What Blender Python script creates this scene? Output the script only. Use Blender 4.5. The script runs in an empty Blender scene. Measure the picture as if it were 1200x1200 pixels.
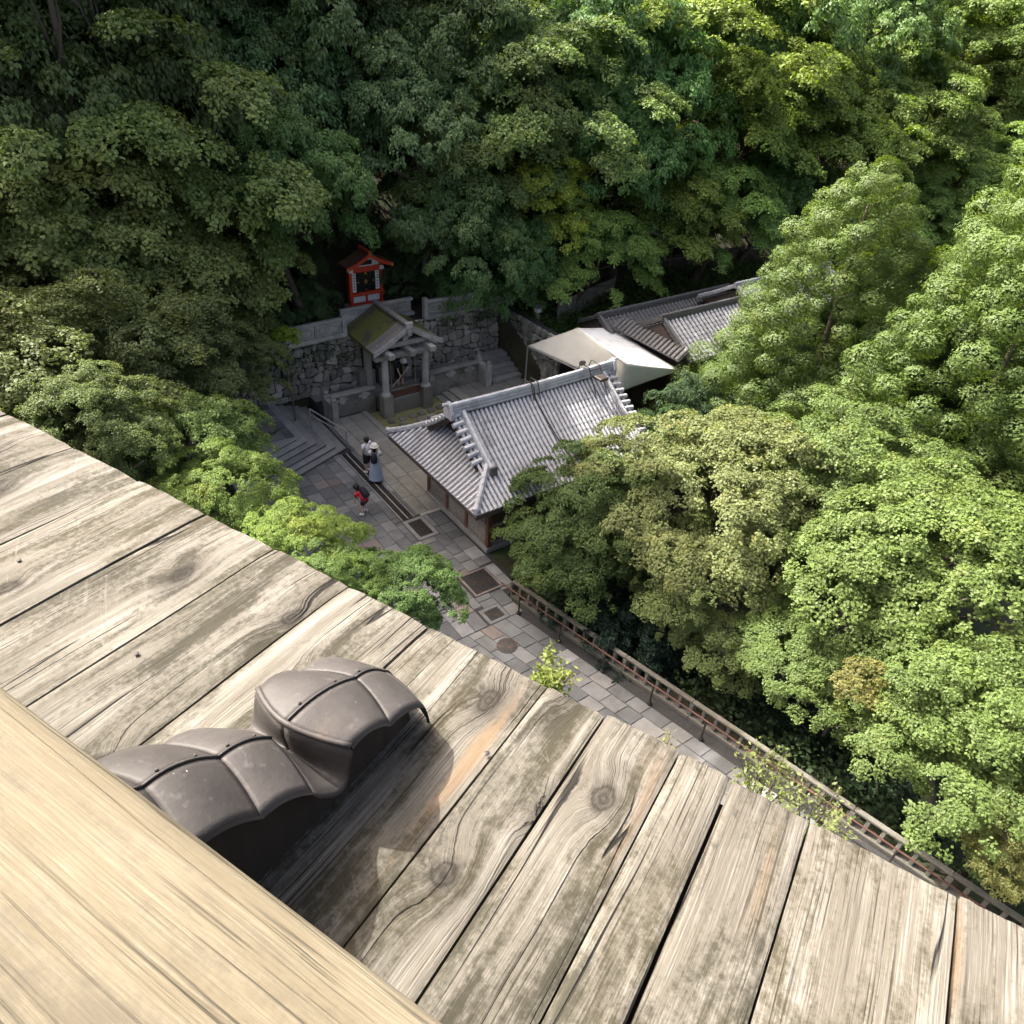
import bpy, math, random
import numpy as np
from math import sin, cos, tan, pi, radians, sqrt, atan2
from mathutils import Matrix, Vector

scene = bpy.context.scene
COL = scene.collection
# ------------------------------------------------------------------ camera
CZ = 16.0                                   # eye height above the paved street
F = 865.0 / 1200.0                          # focal length in picture widths
PITCH, ROLL, HEAD = radians(36.0), radians(4.0), radians(37.7)
fw = Vector((sin(HEAD) * cos(PITCH), cos(HEAD) * cos(PITCH), -sin(PITCH)))
rt0 = Vector((cos(HEAD), -sin(HEAD), 0.0)); up0 = rt0.cross(fw)
rt = rt0 * cos(ROLL) + up0 * sin(ROLL); up = -rt0 * sin(ROLL) + up0 * cos(ROLL)
cd = bpy.data.cameras.new('camera'); cam = bpy.data.objects.new('camera', cd); COL.objects.link(cam)
cd.sensor_fit = 'HORIZONTAL'; cd.sensor_width = 36.0; cd.lens = 36.0 * F
cd.clip_start = 0.05; cd.clip_end = 1500.0
m3 = Matrix((rt, up, -fw)).transposed()
cam.matrix_world = Matrix.Translation((0, 0, CZ)) @ m3.to_4x4()
scene.camera = cam

# ------------------------------------------------------------------ sky, sun, exposure
SUN_AZ, SUN_EL = radians(-22.0), radians(50.0)      # azimuth clockwise from +Y
world = bpy.data.worlds.new('World'); scene.world = world; world.use_nodes = True
wn = world.node_tree.nodes; wl = world.node_tree.links
sky = wn.new('ShaderNodeTexSky'); sky.sky_type = 'NISHITA'; sky.sun_disc = False
sky.sun_elevation = SUN_EL; sky.sun_rotation = SUN_AZ
sky.air_density = 0.55; sky.dust_density = 10.0; sky.ozone_density = 0.0
bgn = wn['Background']; bgn.inputs['Strength'].default_value = 0.15
wl.new(sky.outputs[0], bgn.inputs['Color'])
sd = bpy.data.lights.new('sun', 'SUN'); sd.energy = 3.4; sd.angle = radians(0.55); sd.color = (1.0, 0.965, 0.91)
sun = bpy.data.objects.new('sun', sd); COL.objects.link(sun)
sun.location = (0, 0, 60)
sdir = Vector((sin(SUN_AZ) * cos(SUN_EL), cos(SUN_AZ) * cos(SUN_EL), sin(SUN_EL)))
sun.rotation_euler = sdir.to_track_quat('Z', 'Y').to_euler()
vs = scene.view_settings
vs.view_transform = 'Standard'; vs.look = 'None'; vs.gamma = 1.0; vs.use_curve_mapping = False
vs.exposure = 2.0
try:
    scene.cycles.max_bounces = 7; scene.cycles.diffuse_bounces = 4; scene.cycles.transmission_bounces = 4
    scene.cycles.transparent_max_bounces = 6; scene.cycles.caustics_reflective = False; scene.cycles.caustics_refractive = False
except Exception:
    pass

RNG = random.Random(11)
NR = np.random.default_rng(5)

# ------------------------------------------------------------------ helpers
def ray(px, py):
    return (rt * ((px - 600) / 865.0) - up * ((py - 600) / 865.0) + fw)
def at_z(px, py, z):
    r = ray(px, py); t = (z - CZ) / r.z
    return Vector((r.x * t, r.y * t, z))
def to_px(p):
    d = Vector(p) - Vector((0, 0, CZ)); z = d.dot(fw)
    if z <= 0.01: return (-9999, -9999)
    return (600 + 865 * d.dot(rt) / z, 600 - 865 * d.dot(up) / z)

def tag(o, label=None, cat=None, group=None, kind=None):
    if label: o['label'] = label
    if cat: o['category'] = cat
    if group: o['group'] = group
    if kind: o['kind'] = kind
    return o
def empty(name, loc=(0, 0, 0), rz=0.0, label=None, cat=None, group=None):
    o = bpy.data.objects.new(name, None); COL.objects.link(o)
    o.location = loc; o.rotation_euler = (0, 0, rz); o.empty_display_size = 0.2
    return tag(o, label, cat, group)

class MB:
    def __init__(s): s.v = []; s.f = []
    def add(s, vs, fs):
        n = len(s.v); s.v.extend([tuple(p) for p in vs]); s.f.extend([tuple(i + n for i in f) for f in fs]); return s
    def box(s, x0, x1, y0, y1, z0, z1):
        return s.add([(x0, y0, z0), (x1, y0, z0), (x1, y1, z0), (x0, y1, z0), (x0, y0, z1), (x1, y0, z1), (x1, y1, z1), (x0, y1, z1)],
                     [(3, 2, 1, 0), (4, 5, 6, 7), (0, 1, 5, 4), (1, 2, 6, 5), (2, 3, 7, 6), (3, 0, 4, 7)])
    def beam(s, a, b, w, h, upv=(0, 0, 1)):
        a = Vector(a); b = Vector(b); d = (b - a).normalized(); u = Vector(upv)
        r = d.cross(u)
        if r.length < 1e-4: r = Vector((1, 0, 0))
        r.normalize(); u = r.cross(d).normalized()
        vs = []
        for p in (a, b):
            for i, j in ((-1, -1), (1, -1), (1, 1), (-1, 1)):
                vs.append(p + r * (w / 2 * i) + u * (h / 2 * j))
        return s.add(vs, [(3, 2, 1, 0), (4, 5, 6, 7), (0, 1, 5, 4), (1, 2, 6, 5), (2, 3, 7, 6), (3, 0, 4, 7)])
    def prism(s, pts, a0, a1, axis):
        """polygon pts (2D) extruded along axis 'x','y' or 'z'"""
        n = len(pts)
        def mk(p, a):
            return {'x': (a, p[0], p[1]), 'y': (p[0], a, p[1]), 'z': (p[0], p[1], a)}[axis]
        vs = [mk(p, a0) for p in pts] + [mk(p, a1) for p in pts]
        fs = [tuple(range(n - 1, -1, -1)), tuple(range(n, 2 * n))] + [(i, (i + 1) % n, n + (i + 1) % n, n + i) for i in range(n)]
        return s.add(vs, fs)
    def tube(s, path, rad, n=8, caps=True):
        path = [Vector(p) for p in path]; k = len(path)
        rs = rad if isinstance(rad, (list, tuple)) else [rad] * k
        base = len(s.v); pr = None
        for i, p in enumerate(path):
            d = (path[min(i + 1, k - 1)] - path[max(i - 1, 0)])
            d = d.normalized() if d.length > 1e-9 else Vector((0, 0, 1))
            if pr is None:
                pr = d.cross(Vector((0, 0, 1)))
                if pr.length < 0.05: pr = d.cross(Vector((1, 0, 0)))
            pr = (pr - d * pr.dot(d)).normalized(); q = d.cross(pr)
            for j in range(n):
                a = 2 * pi * j / n
                s.v.append(tuple(p + pr * (cos(a) * rs[i]) + q * (sin(a) * rs[i])))
        for i in range(k - 1):
            for j in range(n):
                j2 = (j + 1) % n
                s.f.append((base + i * n + j, base + i * n + j2, base + (i + 1) * n + j2, base + (i + 1) * n + j))
        if caps:
            s.f.append(tuple(base + j for j in range(n - 1, -1, -1))); s.f.append(tuple(base + (k - 1) * n + j for j in range(n)))
        return s
    def lathe(s, cx, cy, prof, n=12):
        base = len(s.v)
        for r, z in prof:
            for j in range(n):
                a = 2 * pi * j / n
                s.v.append((cx + r * cos(a), cy + r * sin(a), z))
        for i in range(len(prof) - 1):
            for j in range(n):
                j2 = (j + 1) % n
                s.f.append((base + i * n + j, base + i * n + j2, base + (i + 1) * n + j2, base + (i + 1) * n + j))
        s.f.append(tuple(base + j for j in range(n - 1, -1, -1)))
        s.f.append(tuple(base + (len(prof) - 1) * n + j for j in range(n)))
        return s
    def grid(s, P):
        """P[i][j] points"""
        base = len(s.v); n = len(P); m = len(P[0])
        for r in P: s.v.extend([tuple(p) for p in r])
        for i in range(n - 1):
            for j in range(m - 1):
                a = base + i * m + j
                s.f.append((a, a + 1, a + m + 1, a + m))
        return s
    def mesh(s, name, mat, smooth=False):
        me = bpy.data.meshes.new(name); me.from_pydata(s.v, [], s.f); me.update()
        if mat: me.materials.append(mat)
        if smooth:
            me.polygons.foreach_set('use_smooth', [True] * len(me.polygons))
        return me
    def build(s, name, mat, parent=None, smooth=False, bevel=0.0, origin=None, seg=1, local=False):
        """vertices are given in world coordinates unless local; parents here are never rotated unless local"""
        off = Vector(origin) if origin else Vector((0, 0, 0))
        if parent is not None and not local:
            pl = Vector((0, 0, 0)); q = parent
            while q is not None: pl += q.location; q = q.parent
        else: pl = Vector((0, 0, 0))
        sh = off if origin else pl
        s2 = MB(); s2.v = [(x - sh.x, y - sh.y, z - sh.z) for x, y, z in s.v]; s2.f = s.f
        me = s2.mesh(name, mat, smooth)
        o = bpy.data.objects.new(name, me); COL.objects.link(o)
        if parent is not None: o.parent = parent
        if origin: o.location = off - pl
        if bevel:
            b = o.modifiers.new('bevel', 'BEVEL'); b.width = bevel; b.segments = seg; b.limit_method = 'ANGLE'; b.angle_limit = radians(35)
        return o
def link(name, me, parent=None, loc=(0, 0, 0), rot=(0, 0, 0), sc=(1, 1, 1)):
    o = bpy.data.objects.new(name, me); COL.objects.link(o)
    if parent is not None: o.parent = parent
    o.location = loc; o.rotation_euler = rot; o.scale = sc
    return o

# ------------------------------------------------------------------ material kit
class NT:
    def __init__(s, name):
        s.m = bpy.data.materials.new(name); s.m.use_nodes = True
        s.n = s.m.node_tree.nodes; s.l = s.m.node_tree.links
        s.b = s.n['Principled BSDF']; s.out = s.n['Material Output']
    def new(s, t, **kw):
        n = s.n.new(t)
        for k, v in kw.items(): setattr(n, k, v)
        return n
    def set(s, sock, val):
        if hasattr(val, 'is_output') or hasattr(val, 'links'): s.l.new(val, sock)
        else: sock.default_value = val
    def math(s, op, a, b=0.0, c=0.0, clamp=False):
        n = s.new('ShaderNodeMath', operation=op, use_clamp=clamp)
        for i, v in enumerate((a, b, c)): s.set(n.inputs[i], v)
        return n.outputs[0]
    def vmath(s, op, a, b):
        n = s.new('ShaderNodeVectorMath', operation=op); s.set(n.inputs[0], a); s.set(n.inputs[1], b); return n.outputs[0]
    def noise(s, vec, scale, detail=4, rough=0.55, dist=0.0, dim='3D'):
        n = s.new('ShaderNodeTexNoise'); n.noise_dimensions = dim
        if vec is not None: s.l.new(vec, n.inputs['Vector'])
        n.inputs['Scale'].default_value = scale; n.inputs['Detail'].default_value = detail
        n.inputs['Roughness'].default_value = rough; n.inputs['Distortion'].default_value = dist
        return n.outputs[0]
    def vor(s, vec, scale, feature='F1', out='Distance'):
        n = s.new('ShaderNodeTexVoronoi', feature=feature)
        if vec is not None: s.l.new(vec, n.inputs['Vector'])
        n.inputs['Scale'].default_value = scale
        return n.outputs[out]
    def ramp(s, fac, stops, interp='LINEAR'):
        n = s.new('ShaderNodeValToRGB'); s.l.new(fac, n.inputs[0]); cr = n.color_ramp; cr.interpolation = interp
        while len(cr.elements) < len(stops): cr.elements.new(0.5)
        for e, (p, c) in zip(cr.elements, stops):
            e.position = p; e.color = (c[0], c[1], c[2], 1.0) if not isinstance(c, (int, float)) else (c, c, c, 1.0)
        return n.outputs[0]
    def step(s, v, lo, hi):
        n = s.new('ShaderNodeMapRange', interpolation_type='SMOOTHSTEP'); s.l.new(v, n.inputs[0])
        n.inputs[1].default_value = lo; n.inputs[2].default_value = hi; n.inputs[3].default_value = 0.0; n.inputs[4].default_value = 1.0
        return n.outputs[0]
    def mix(s, fac, a, b, mode='MIX'):
        n = s.new('ShaderNodeMix', data_type='RGBA', blend_type=mode); s.set(n.inputs[0], fac)
        s.set(n.inputs[6], a if not isinstance(a, tuple) else (a[0], a[1], a[2], 1.0))
        s.set(n.inputs[7], b if not isinstance(b, tuple) else (b[0], b[1], b[2], 1.0))
        return n.outputs[2]
    def mapping(s, vec, scale, loc=(0, 0, 0)):
        n = s.new('ShaderNodeMapping'); s.l.new(vec, n.inputs[0]); n.inputs['Scale'].default_value = scale; n.inputs['Location'].default_value = loc
        return n.outputs[0]
    def obj(s):
        return s.new('ShaderNodeTexCoord').outputs['Object']
    def pos(s):
        return s.new('ShaderNodeNewGeometry').outputs['Position']
    def rand(s):
        return s.new('ShaderNodeObjectInfo').outputs['Random']
    def bump(s, h, strength=0.3, dist=0.02):
        n = s.new('ShaderNodeBump'); n.inputs['Strength'].default_value = strength; n.inputs['Distance'].default_value = dist
        s.l.new(h, n.inputs['Height']); s.l.new(n.outputs[0], s.b.inputs['Normal'])
    def done(s, color=None, rough=0.7, metal=0.0, spec=0.4):
        if color is not None: s.set(s.b.inputs['Base Color'], color if not isinstance(color, tuple) else (color[0], color[1], color[2], 1.0))
        s.set(s.b.inputs['Roughness'], rough); s.b.inputs['Metallic'].default_value = metal
        s.b.inputs['Specular IOR Level'].default_value = spec
        return s.m
def sep(t, v):
    n = t.new('ShaderNodeSeparateXYZ'); t.l.new(v, n.inputs[0]); return n.outputs
def comb(t, x, y, z=0.0):
    n = t.new('ShaderNodeCombineXYZ')
    for i, q in enumerate((x, y, z)): t.set(n.inputs[i], q)
    return n.outputs[0]

def simple(name, col, var=0.25, scale=6.0, rough=0.75, spec=0.35, metal=0.0, bump=0.0, perobj=0.0, world=False, stain=None, stain_scale=1.2, stain_lo=0.5, stain_hi=0.68, bscale=None):
    t = NT(name); v = t.pos() if world else t.obj()
    n1 = t.noise(v, scale, 6, 0.65); n2 = t.noise(v, scale * 7.3, 3, 0.6)
    f = t.math('ADD', t.math('MULTIPLY', n1, 0.65), t.math('MULTIPLY', n2, 0.35))
    lo = tuple(c * (1 - var) for c in col); hi = tuple(min(1, c * (1 + var)) for c in col)
    c = t.ramp(f, [(0.32, lo), (0.68, hi)])
    if perobj:
        k = t.math('MULTIPLY_ADD', t.rand(), 2 * perobj, 1 - perobj)
        c = t.mix(1.0, c, comb(t, k, k, k), 'MULTIPLY')
    if stain:
        sm = t.step(t.noise(v, stain_scale, 5, 0.65), stain_lo, stain_hi)
        c = t.mix(t.math('MULTIPLY', sm, 0.85), c, stain)
    if bump: t.bump(t.noise(v, bscale or scale * 4, 5, 0.65), bump, 0.02)
    return t.done(c, rough, metal, spec)

def wood(name, dark, mid, light, stain=None, stain_amt=0.0, across=1.0, perobj=0.12, knots=True, fine=1.0, warm=None, crack=1.0):
    """planks: local X along the grain, Y across"""
    t = NT(name); M = t.math
    r = t.rand()
    off = comb(t, M('MULTIPLY', r, 61.0), M('MULTIPLY', r, 37.0), M('MULTIPLY', r, 11.0))
    co = t.vmath('ADD', t.obj(), off)
    x, y, z = sep(t, co)
    def nz(ax, ay, seed, src=None, det=4, rough=0.6, dist=0.0):
        return t.noise(comb(t, M('MULTIPLY', x, ax), M('MULTIPLY', y if src is None else src, ay), seed), 1.0, det, rough, dist)
    wob = M('SUBTRACT', nz(1.2, 2.0, 0.0, det=2, rough=0.45), 0.5)
    f = M('ADD', y, M('MULTIPLY', wob, 0.045 if knots else 0.02))           # metres across, gently wandering
    if knots:
        kv = t.new('ShaderNodeTexVoronoi', feature='F1'); kv.voronoi_dimensions = '2D'; kv.inputs['Scale'].default_value = 1.0
        t.l.new(comb(t, M('MULTIPLY', x, 1.7), M('MULTIPLY', y, 2.6), 0.0), kv.inputs['Vector'])
        kd = M('ADD', kv.outputs['Distance'], M('MULTIPLY', M('SUBTRACT', t.noise(co, 17.0, 4, 0.65), 0.5), 0.11))
        near = M('SUBTRACT', 1.0, t.step(kd, 0.02, 0.30))
        f = M('ADD', f, M('MULTIPLY', M('POWER', near, 2.0), 0.035))
    rp = M('ADD', M('MULTIPLY', f, 1050.0 * across), M('MULTIPLY', nz(0.5, 26.0, 2.0, f, 2, 0.5), 26.0))
    rings = M('SINE', rp)
    fib = nz(4.5 * fine, 260.0 * fine, 3.0, f, 4, 0.72)
    fib2 = nz(16.0, 850.0, 4.0, f, 2, 0.7)
    band = nz(0.9, 24.0, 5.0, f, 4, 0.6)
    tone = nz(2.2, 5.0, 6.0, None, 5, 0.62)
    val = M('ADD', M('ADD', M('MULTIPLY', rings, 0.018), M('MULTIPLY', fib, 0.34)), M('ADD', M('ADD', M('MULTIPLY', band, 0.30), M('MULTIPLY', fib2, 0.22)), M('MULTIPLY', tone, 0.24)))
    c = t.ramp(val, [(0.36, tuple(p * 0.55 + q * 0.45 for p, q in zip(dark, mid))), (0.50, mid), (0.535, mid), (0.68, light)])
    # dark broken grain lines
    gl = M('MULTIPLY', M('SUBTRACT', 1.0, t.step(nz(2.4, 190.0, 8.0, f, 3, 0.6), 0.34, 0.46)), t.step(nz(1.5, 7.0, 9.0, f, 3, 0.6), 0.40, 0.60))
    c = t.mix(M('MULTIPLY', gl, 0.85), c, dark)
    if warm:
        wm = t.step(nz(0.8, 6.0, 15.0, f, 2, 0.5), 0.62, 0.72)
        c = t.mix(M('MULTIPLY', wm, 0.55), c, t.mix(fib, tuple(q * 0.6 for q in warm), warm))
    if stain:
        # cloudy dirt and algae, mottled by the grain and worn away in scratches
        cl = nz(1.7, 9.0, 21.0, f, 6, 0.68, 0.2)
        mot = M('ADD', M('MULTIPLY', t.noise(co, 60.0, 4, 0.75), 0.55), M('MULTIPLY', fib, 0.45))
        sm_ = t.step(M('ADD', cl, M('MULTIPLY', M('SUBTRACT', mot, 0.5), 0.6)), 0.44, 0.63)
        sx = M('ADD', M('MULTIPLY', x, 0.62), M('MULTIPLY', y, 0.78)); sy = M('SUBTRACT', M('MULTIPLY', y, 0.62), M('MULTIPLY', x, 0.78))
        def scratch(ax, ay, seed, w):
            n_ = t.noise(comb(t, M('MULTIPLY', sx, ax), M('MULTIPLY', sy, ay), seed), 1.0, 2, 0.5, 0.8)
            return M('SUBTRACT', 1.0, t.step(M('ABSOLUTE', M('SUBTRACT', n_, 0.5)), w * 0.3, w))
        scr = scratch(1.2, 16.0, 5.0, 0.007)
        scr = M('MULTIPLY', scr, M('MULTIPLY', t.step(t.noise(co, 2.6, 3, 0.6), 0.50, 0.62), 0.6))
        sm_ = M('MULTIPLY', sm_, M('MULTIPLY_ADD', scr, -0.8, 1.0))
        c = t.mix(M('MULTIPLY', scr, 0.18), c, light)
        hue = t.mix(t.step(nz(1.1, 2.2, 25.0), 0.42, 0.58), stain, (stain[0] * 0.85, stain[1] * 0.92, stain[2] * 1.25))
        c = t.mix(M('MULTIPLY', sm_, stain_amt), c, hue)
        # bleached streaks
        bl = t.step(nz(1.0, 13.0, 27.0, f, 4, 0.6), 0.58, 0.72)
        c = t.mix(M('MULTIPLY', bl, M('MULTIPLY_ADD', fib, 0.6, 0.15)), c, tuple(min(1, q * 1.12) for q in light))
    if knots:
        kr = M('MULTIPLY_ADD', M('SINE', M('MULTIPLY', kd, 170.0)), 0.16, 0.8)
        ka = M('SUBTRACT', 1.0, t.step(kd, 0.045, 0.095))
        c = t.mix(M('MULTIPLY', ka, M('MULTIPLY', kr, 0.85)), c, tuple(q * 0.6 for q in dark))
        halo = M('MULTIPLY', M('SUBTRACT', 1.0, t.step(kd, 0.07, 0.30)), t.step(M('ADD', M('MULTIPLY', tone, 0.6), M('MULTIPLY', fib, 0.4)), 0.44, 0.58))
        c = t.mix(M('MULTIPLY', halo, 0.6), c, tuple(q * 1.2 for q in dark))
    # drying cracks along the grain
    cn = nz(0.35, 11.0, 31.0, f, 2, 0.5)
    cw = M('ABSOLUTE', M('SUBTRACT', cn, 0.5))
    cr = M('SUBTRACT', 1.0, t.step(cw, 0.003, 0.009))
    cr = M('MULTIPLY', M('MULTIPLY', cr, t.step(nz(1.3, 2.5, 41.0, None, 2, 0.5), 0.47, 0.55)), crack)
    c = t.mix(M('MULTIPLY', cr, 0.9), c, tuple(q * 0.2 for q in dark))
    k = M('MULTIPLY_ADD', M('FRACT', M('MULTIPLY', r, 7.31)), 2 * perobj, 1 - perobj)
    c = t.mix(1.0, c, comb(t, k, k, k), 'MULTIPLY')
    h = M('ADD', M('ADD', M('MULTIPLY', fib, 0.7), M('MULTIPLY', fib2, 0.25)), M('ADD', M('MULTIPLY', gl, -0.5), M('MULTIPLY', cr, -3.0)))
    t.bump(h, 0.7, 0.004)
    return t.done(c, 0.85, 0.0, 0.2)

def leafmat(name):
    t = NT(name)
    oc = t.new('ShaderNodeObjectInfo').outputs['Color']
    isl = t.new('ShaderNodeNewGeometry').outputs['Random Per Island']
    n1 = t.noise(t.pos(), 0.5, 3, 0.6); n2 = t.noise(t.pos(), 2.0, 2, 0.6)
    k = t.math('ADD', t.math('MULTIPLY_ADD', isl, 0.34, 0.13), t.math('ADD', t.math('MULTIPLY', n1, 0.8), t.math('MULTIPLY', n2, 0.6)))
    c = t.mix(1.0, oc, comb(t, k, k, k), 'MULTIPLY')
    ymask = t.math('MULTIPLY', t.step(t.noise(t.pos(), 0.8, 3, 0.6), 0.56, 0.74), 0.5)
    c = t.mix(ymask, c, t.mix(1.0, c, (1.45, 1.08, 0.75), 'MULTIPLY'))
    tr = t.new('ShaderNodeBsdfTranslucent')
    tcol = t.mix(1.0, c, (1.25, 1.25, 0.45), 'MULTIPLY'); t.l.new(tcol, tr.inputs['Color'])
    t.done(c, 0.55, 0.0, 0.28)
    ms = t.new('ShaderNodeMixShader'); ms.inputs[0].default_value = 0.36
    t.l.new(t.b.outputs[0], ms.inputs[1]); t.l.new(tr.outputs[0], ms.inputs[2]); t.l.new(ms.outputs[0], t.out.inputs['Surface'])
    return t.m

MT = {}
MT['plank'] = wood('weathered_plank', (0.014, 0.0112, 0.0078), (0.096, 0.0870, 0.0690), (0.222, 0.211, 0.183), stain=(0.028, 0.0240, 0.0105), stain_amt=0.90, perobj=0.10, warm=(0.20, 0.12, 0.055))
MT['rail'] = wood('handrail_wood', (0.030, 0.026, 0.019), (0.112, 0.094, 0.061), (0.172, 0.151, 0.107), knots=False, perobj=0.0, fine=1.5, crack=0.25, stain=(0.046, 0.040, 0.030), stain_amt=0.35)
MT['old_timber'] = wood('old_timber', (0.016, 0.013, 0.010), (0.038, 0.030, 0.023), (0.075, 0.060, 0.046), perobj=0.15)
MT['grey_timber'] = simple('grey_timber', (0.20, 0.18, 0.155), 0.4, 9.0, 0.85, bump=0.3, perobj=0.15)
MT['dark_timber'] = simple('dark_timber', (0.07, 0.052, 0.04), 0.4, 7.0, 0.7, bump=0.2, perobj=0.15)
MT['red_timber'] = simple('red_brown_timber', (0.12, 0.055, 0.036), 0.3, 6.0, 0.6)
MT['joint'] = simple('dark_joint', (0.035, 0.034, 0.032), 0.3, 8.0, 0.9)
MT['vermilion'] = simple('vermilion_paint', (0.52, 0.055, 0.022), 0.18, 5.0, 0.5, perobj=0.06)
MT['white'] = simple('white_plaster', (0.72, 0.70, 0.66), 0.1, 5.0, 0.8)
MT['black'] = simple('black_lacquer', (0.012, 0.011, 0.010), 0.3, 5.0, 0.4)
MT['gold'] = simple('gold_fitting', (0.55, 0.36, 0.10), 0.2, 5.0, 0.35, metal=0.8)
MT['iron'] = simple('dark_iron', (0.045, 0.042, 0.04), 0.4, 9.0, 0.55, metal=0.5, stain=(0.12, 0.06, 0.03), stain_scale=5)
MT['rust'] = simple('rusty_pipe', (0.075, 0.032, 0.024), 0.35, 8.0, 0.6, stain=(0.11, 0.05, 0.03), stain_scale=4)
MT['steel'] = simple('steel_pipe', (0.42, 0.42, 0.42), 0.15, 9.0, 0.35, metal=0.7)
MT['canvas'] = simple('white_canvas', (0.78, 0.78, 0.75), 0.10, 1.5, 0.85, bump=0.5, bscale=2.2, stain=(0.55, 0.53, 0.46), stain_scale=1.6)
MT['canvas_shade'] = simple('shaded_canvas', (0.52, 0.50, 0.42), 0.10, 1.5, 0.85, bump=0.5, bscale=2.2)  # same canvas, with the shade of the dimmer slopes put into its colour
MT['bark'] = simple('bark', (0.095, 0.075, 0.058), 0.45, 5.0, 0.9, bump=0.6, perobj=0.2)
MT['soil'] = simple('forest_floor', (0.045, 0.042, 0.022), 0.5, 1.3, 0.95, bump=0.5, world=True, stain=(0.03, 0.06, 0.018), stain_scale=0.6)
MT['moss'] = simple('mossy_bark_roof', (0.095, 0.078, 0.052), 0.45, 5.0, 0.95, bump=0.6, stain=(0.135, 0.145, 0.03), stain_scale=1.3, stain_lo=0.36, stain_hi=0.52)
MT['fabric_white'] = simple('white_cloth', (0.72, 0.70, 0.68), 0.1, 9.0, 0.9)
MT['fabric_blue'] = simple('pale_blue_cloth', (0.34, 0.39, 0.46), 0.15, 9.0, 0.9)
MT['fabric_red'] = simple('red_cloth', (0.55, 0.03, 0.045), 0.15, 9.0, 0.85)
MT['fabric_black'] = simple('black_cloth', (0.018, 0.018, 0.022), 0.3, 9.0, 0.85)
MT['hat'] = simple('cream_hat', (0.75, 0.70, 0.58), 0.1, 12.0, 0.9)
MT['skin'] = simple('skin', (0.56, 0.36, 0.26), 0.08, 9.0, 0.55)
MT['hair'] = simple('black_hair', (0.015, 0.012, 0.010), 0.3, 20.0, 0.5)
MT['handle'] = simple('bamboo_handle', (0.62, 0.52, 0.34), 0.15, 20.0, 0.6)

def stone_mat(name, cols, moss=0.0, rough=0.85, bump=0.45, lichen=0.0):
    t = NT(name); r = t.rand(); v = t.pos()
    base = t.ramp(r, cols, 'CONSTANT' if len(cols) > 3 else 'LINEAR')
    k = t.math('MULTIPLY_ADD', t.math('FRACT', t.math('MULTIPLY', r, 13.7)), 0.3, 0.85)
    n = t.math('ADD', t.math('MULTIPLY', t.noise(v, 2.2, 6, 0.7), 0.55), t.math('MULTIPLY', t.noise(v, 34.0, 3, 0.8), 0.45))
    kk = t.math('MULTIPLY', k, t.math('MULTIPLY_ADD', n, 2.0, 0.0))
    c = t.mix(1.0, base, comb(t, kk, kk, kk), 'MULTIPLY')
    if moss:
        ms = t.step(t.noise(v, 0.9, 5, 0.7), 0.48, 0.64)
        c = t.mix(t.math('MULTIPLY', ms, moss), c, (0.05, 0.062, 0.02))
    if lichen:
        ls = t.step(t.noise(v, 5.5, 4, 0.7), 0.56, 0.66)
        c = t.mix(t.math('MULTIPLY', ls, lichen), c, (0.40, 0.40, 0.36))
    t.bump(t.noise(v, 12.0, 6, 0.7), bump, 0.03)
    return t.done(c, rough, 0.0, 0.4)
MT['slab'] = stone_mat('paving_stone', [(0.0, (0.118, 0.12, 0.118)), (0.25, (0.148, 0.148, 0.142)), (0.45, (0.100, 0.102, 0.10)), (0.62, (0.172, 0.168, 0.158)), (0.80, (0.175, 0.145, 0.125)), (0.90, (0.215, 0.212, 0.205)), (0.95, (0.135, 0.135, 0.13))], bump=0.4)
MT['slab_warm'] = stone_mat('long_paving_stone', [(0.0, (0.225, 0.212, 0.175)), (0.4, (0.20, 0.19, 0.158)), (0.75, (0.24, 0.226, 0.19)), (0.95, (0.27, 0.272, 0.26))], bump=0.4)
MT['granite'] = stone_mat('worked_granite', [(0.0, (0.25, 0.24, 0.21)), (1.0, (0.36, 0.345, 0.305))], moss=0.35, lichen=0.2)
MT['wet_and_shaded_granite'] = stone_mat('wet_and_shaded_granite', [(0.0, (0.15, 0.138, 0.115)), (1.0, (0.21, 0.192, 0.16))], moss=0.55, rough=0.55)  # damp stone by the pond; also painted recess shade on the balustrade panels
MT['rubble'] = stone_mat('rubble_stone', [(0.0, (0.17, 0.16, 0.13)), (0.3, (0.27, 0.25, 0.205)), (0.6, (0.21, 0.195, 0.165)), (0.85, (0.35, 0.33, 0.28))], moss=0.65, lichen=0.35)
MT['step'] = stone_mat('step_stone', [(0.0, (0.20, 0.195, 0.18)), (1.0, (0.27, 0.26, 0.24))], bump=0.3)
MT['concrete'] = stone_mat('old_concrete', [(0.0, (0.10, 0.092, 0.075)), (1.0, (0.145, 0.134, 0.11))], moss=0.4)

def tile_mat(name, col, dark, amt):
    t = NT(name); v = t.pos()
    n = t.math('ADD', t.math('MULTIPLY', t.noise(v, 4.0, 5, 0.7), 0.6), t.math('MULTIPLY', t.noise(v, 30.0, 3, 0.6), 0.4))
    c = t.ramp(n, [(0.3, tuple(q * 0.62 for q in col)), (0.52, col), (0.7, tuple(min(1, q * 1.25) for q in col))])
    w = t.step(t.noise(v, 1.1, 5, 0.7), 0.52, 0.66)
    c = t.mix(t.math('MULTIPLY', w, amt), c, dark)
    return t.done(c, 0.42, 0.0, 0.55)
MT['tile'] = tile_mat('smoked_tile', (0.35, 0.352, 0.36), (0.11, 0.108, 0.105), 0.5)
MT['tile_dark'] = tile_mat('weathered_tile', (0.085, 0.082, 0.078), (0.07, 0.06, 0.05), 0.6)
MT['pan'] = tile_mat('pan_tile', (0.105, 0.105, 0.107), (0.07, 0.068, 0.065), 0.5)
MT['copper'] = None
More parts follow.
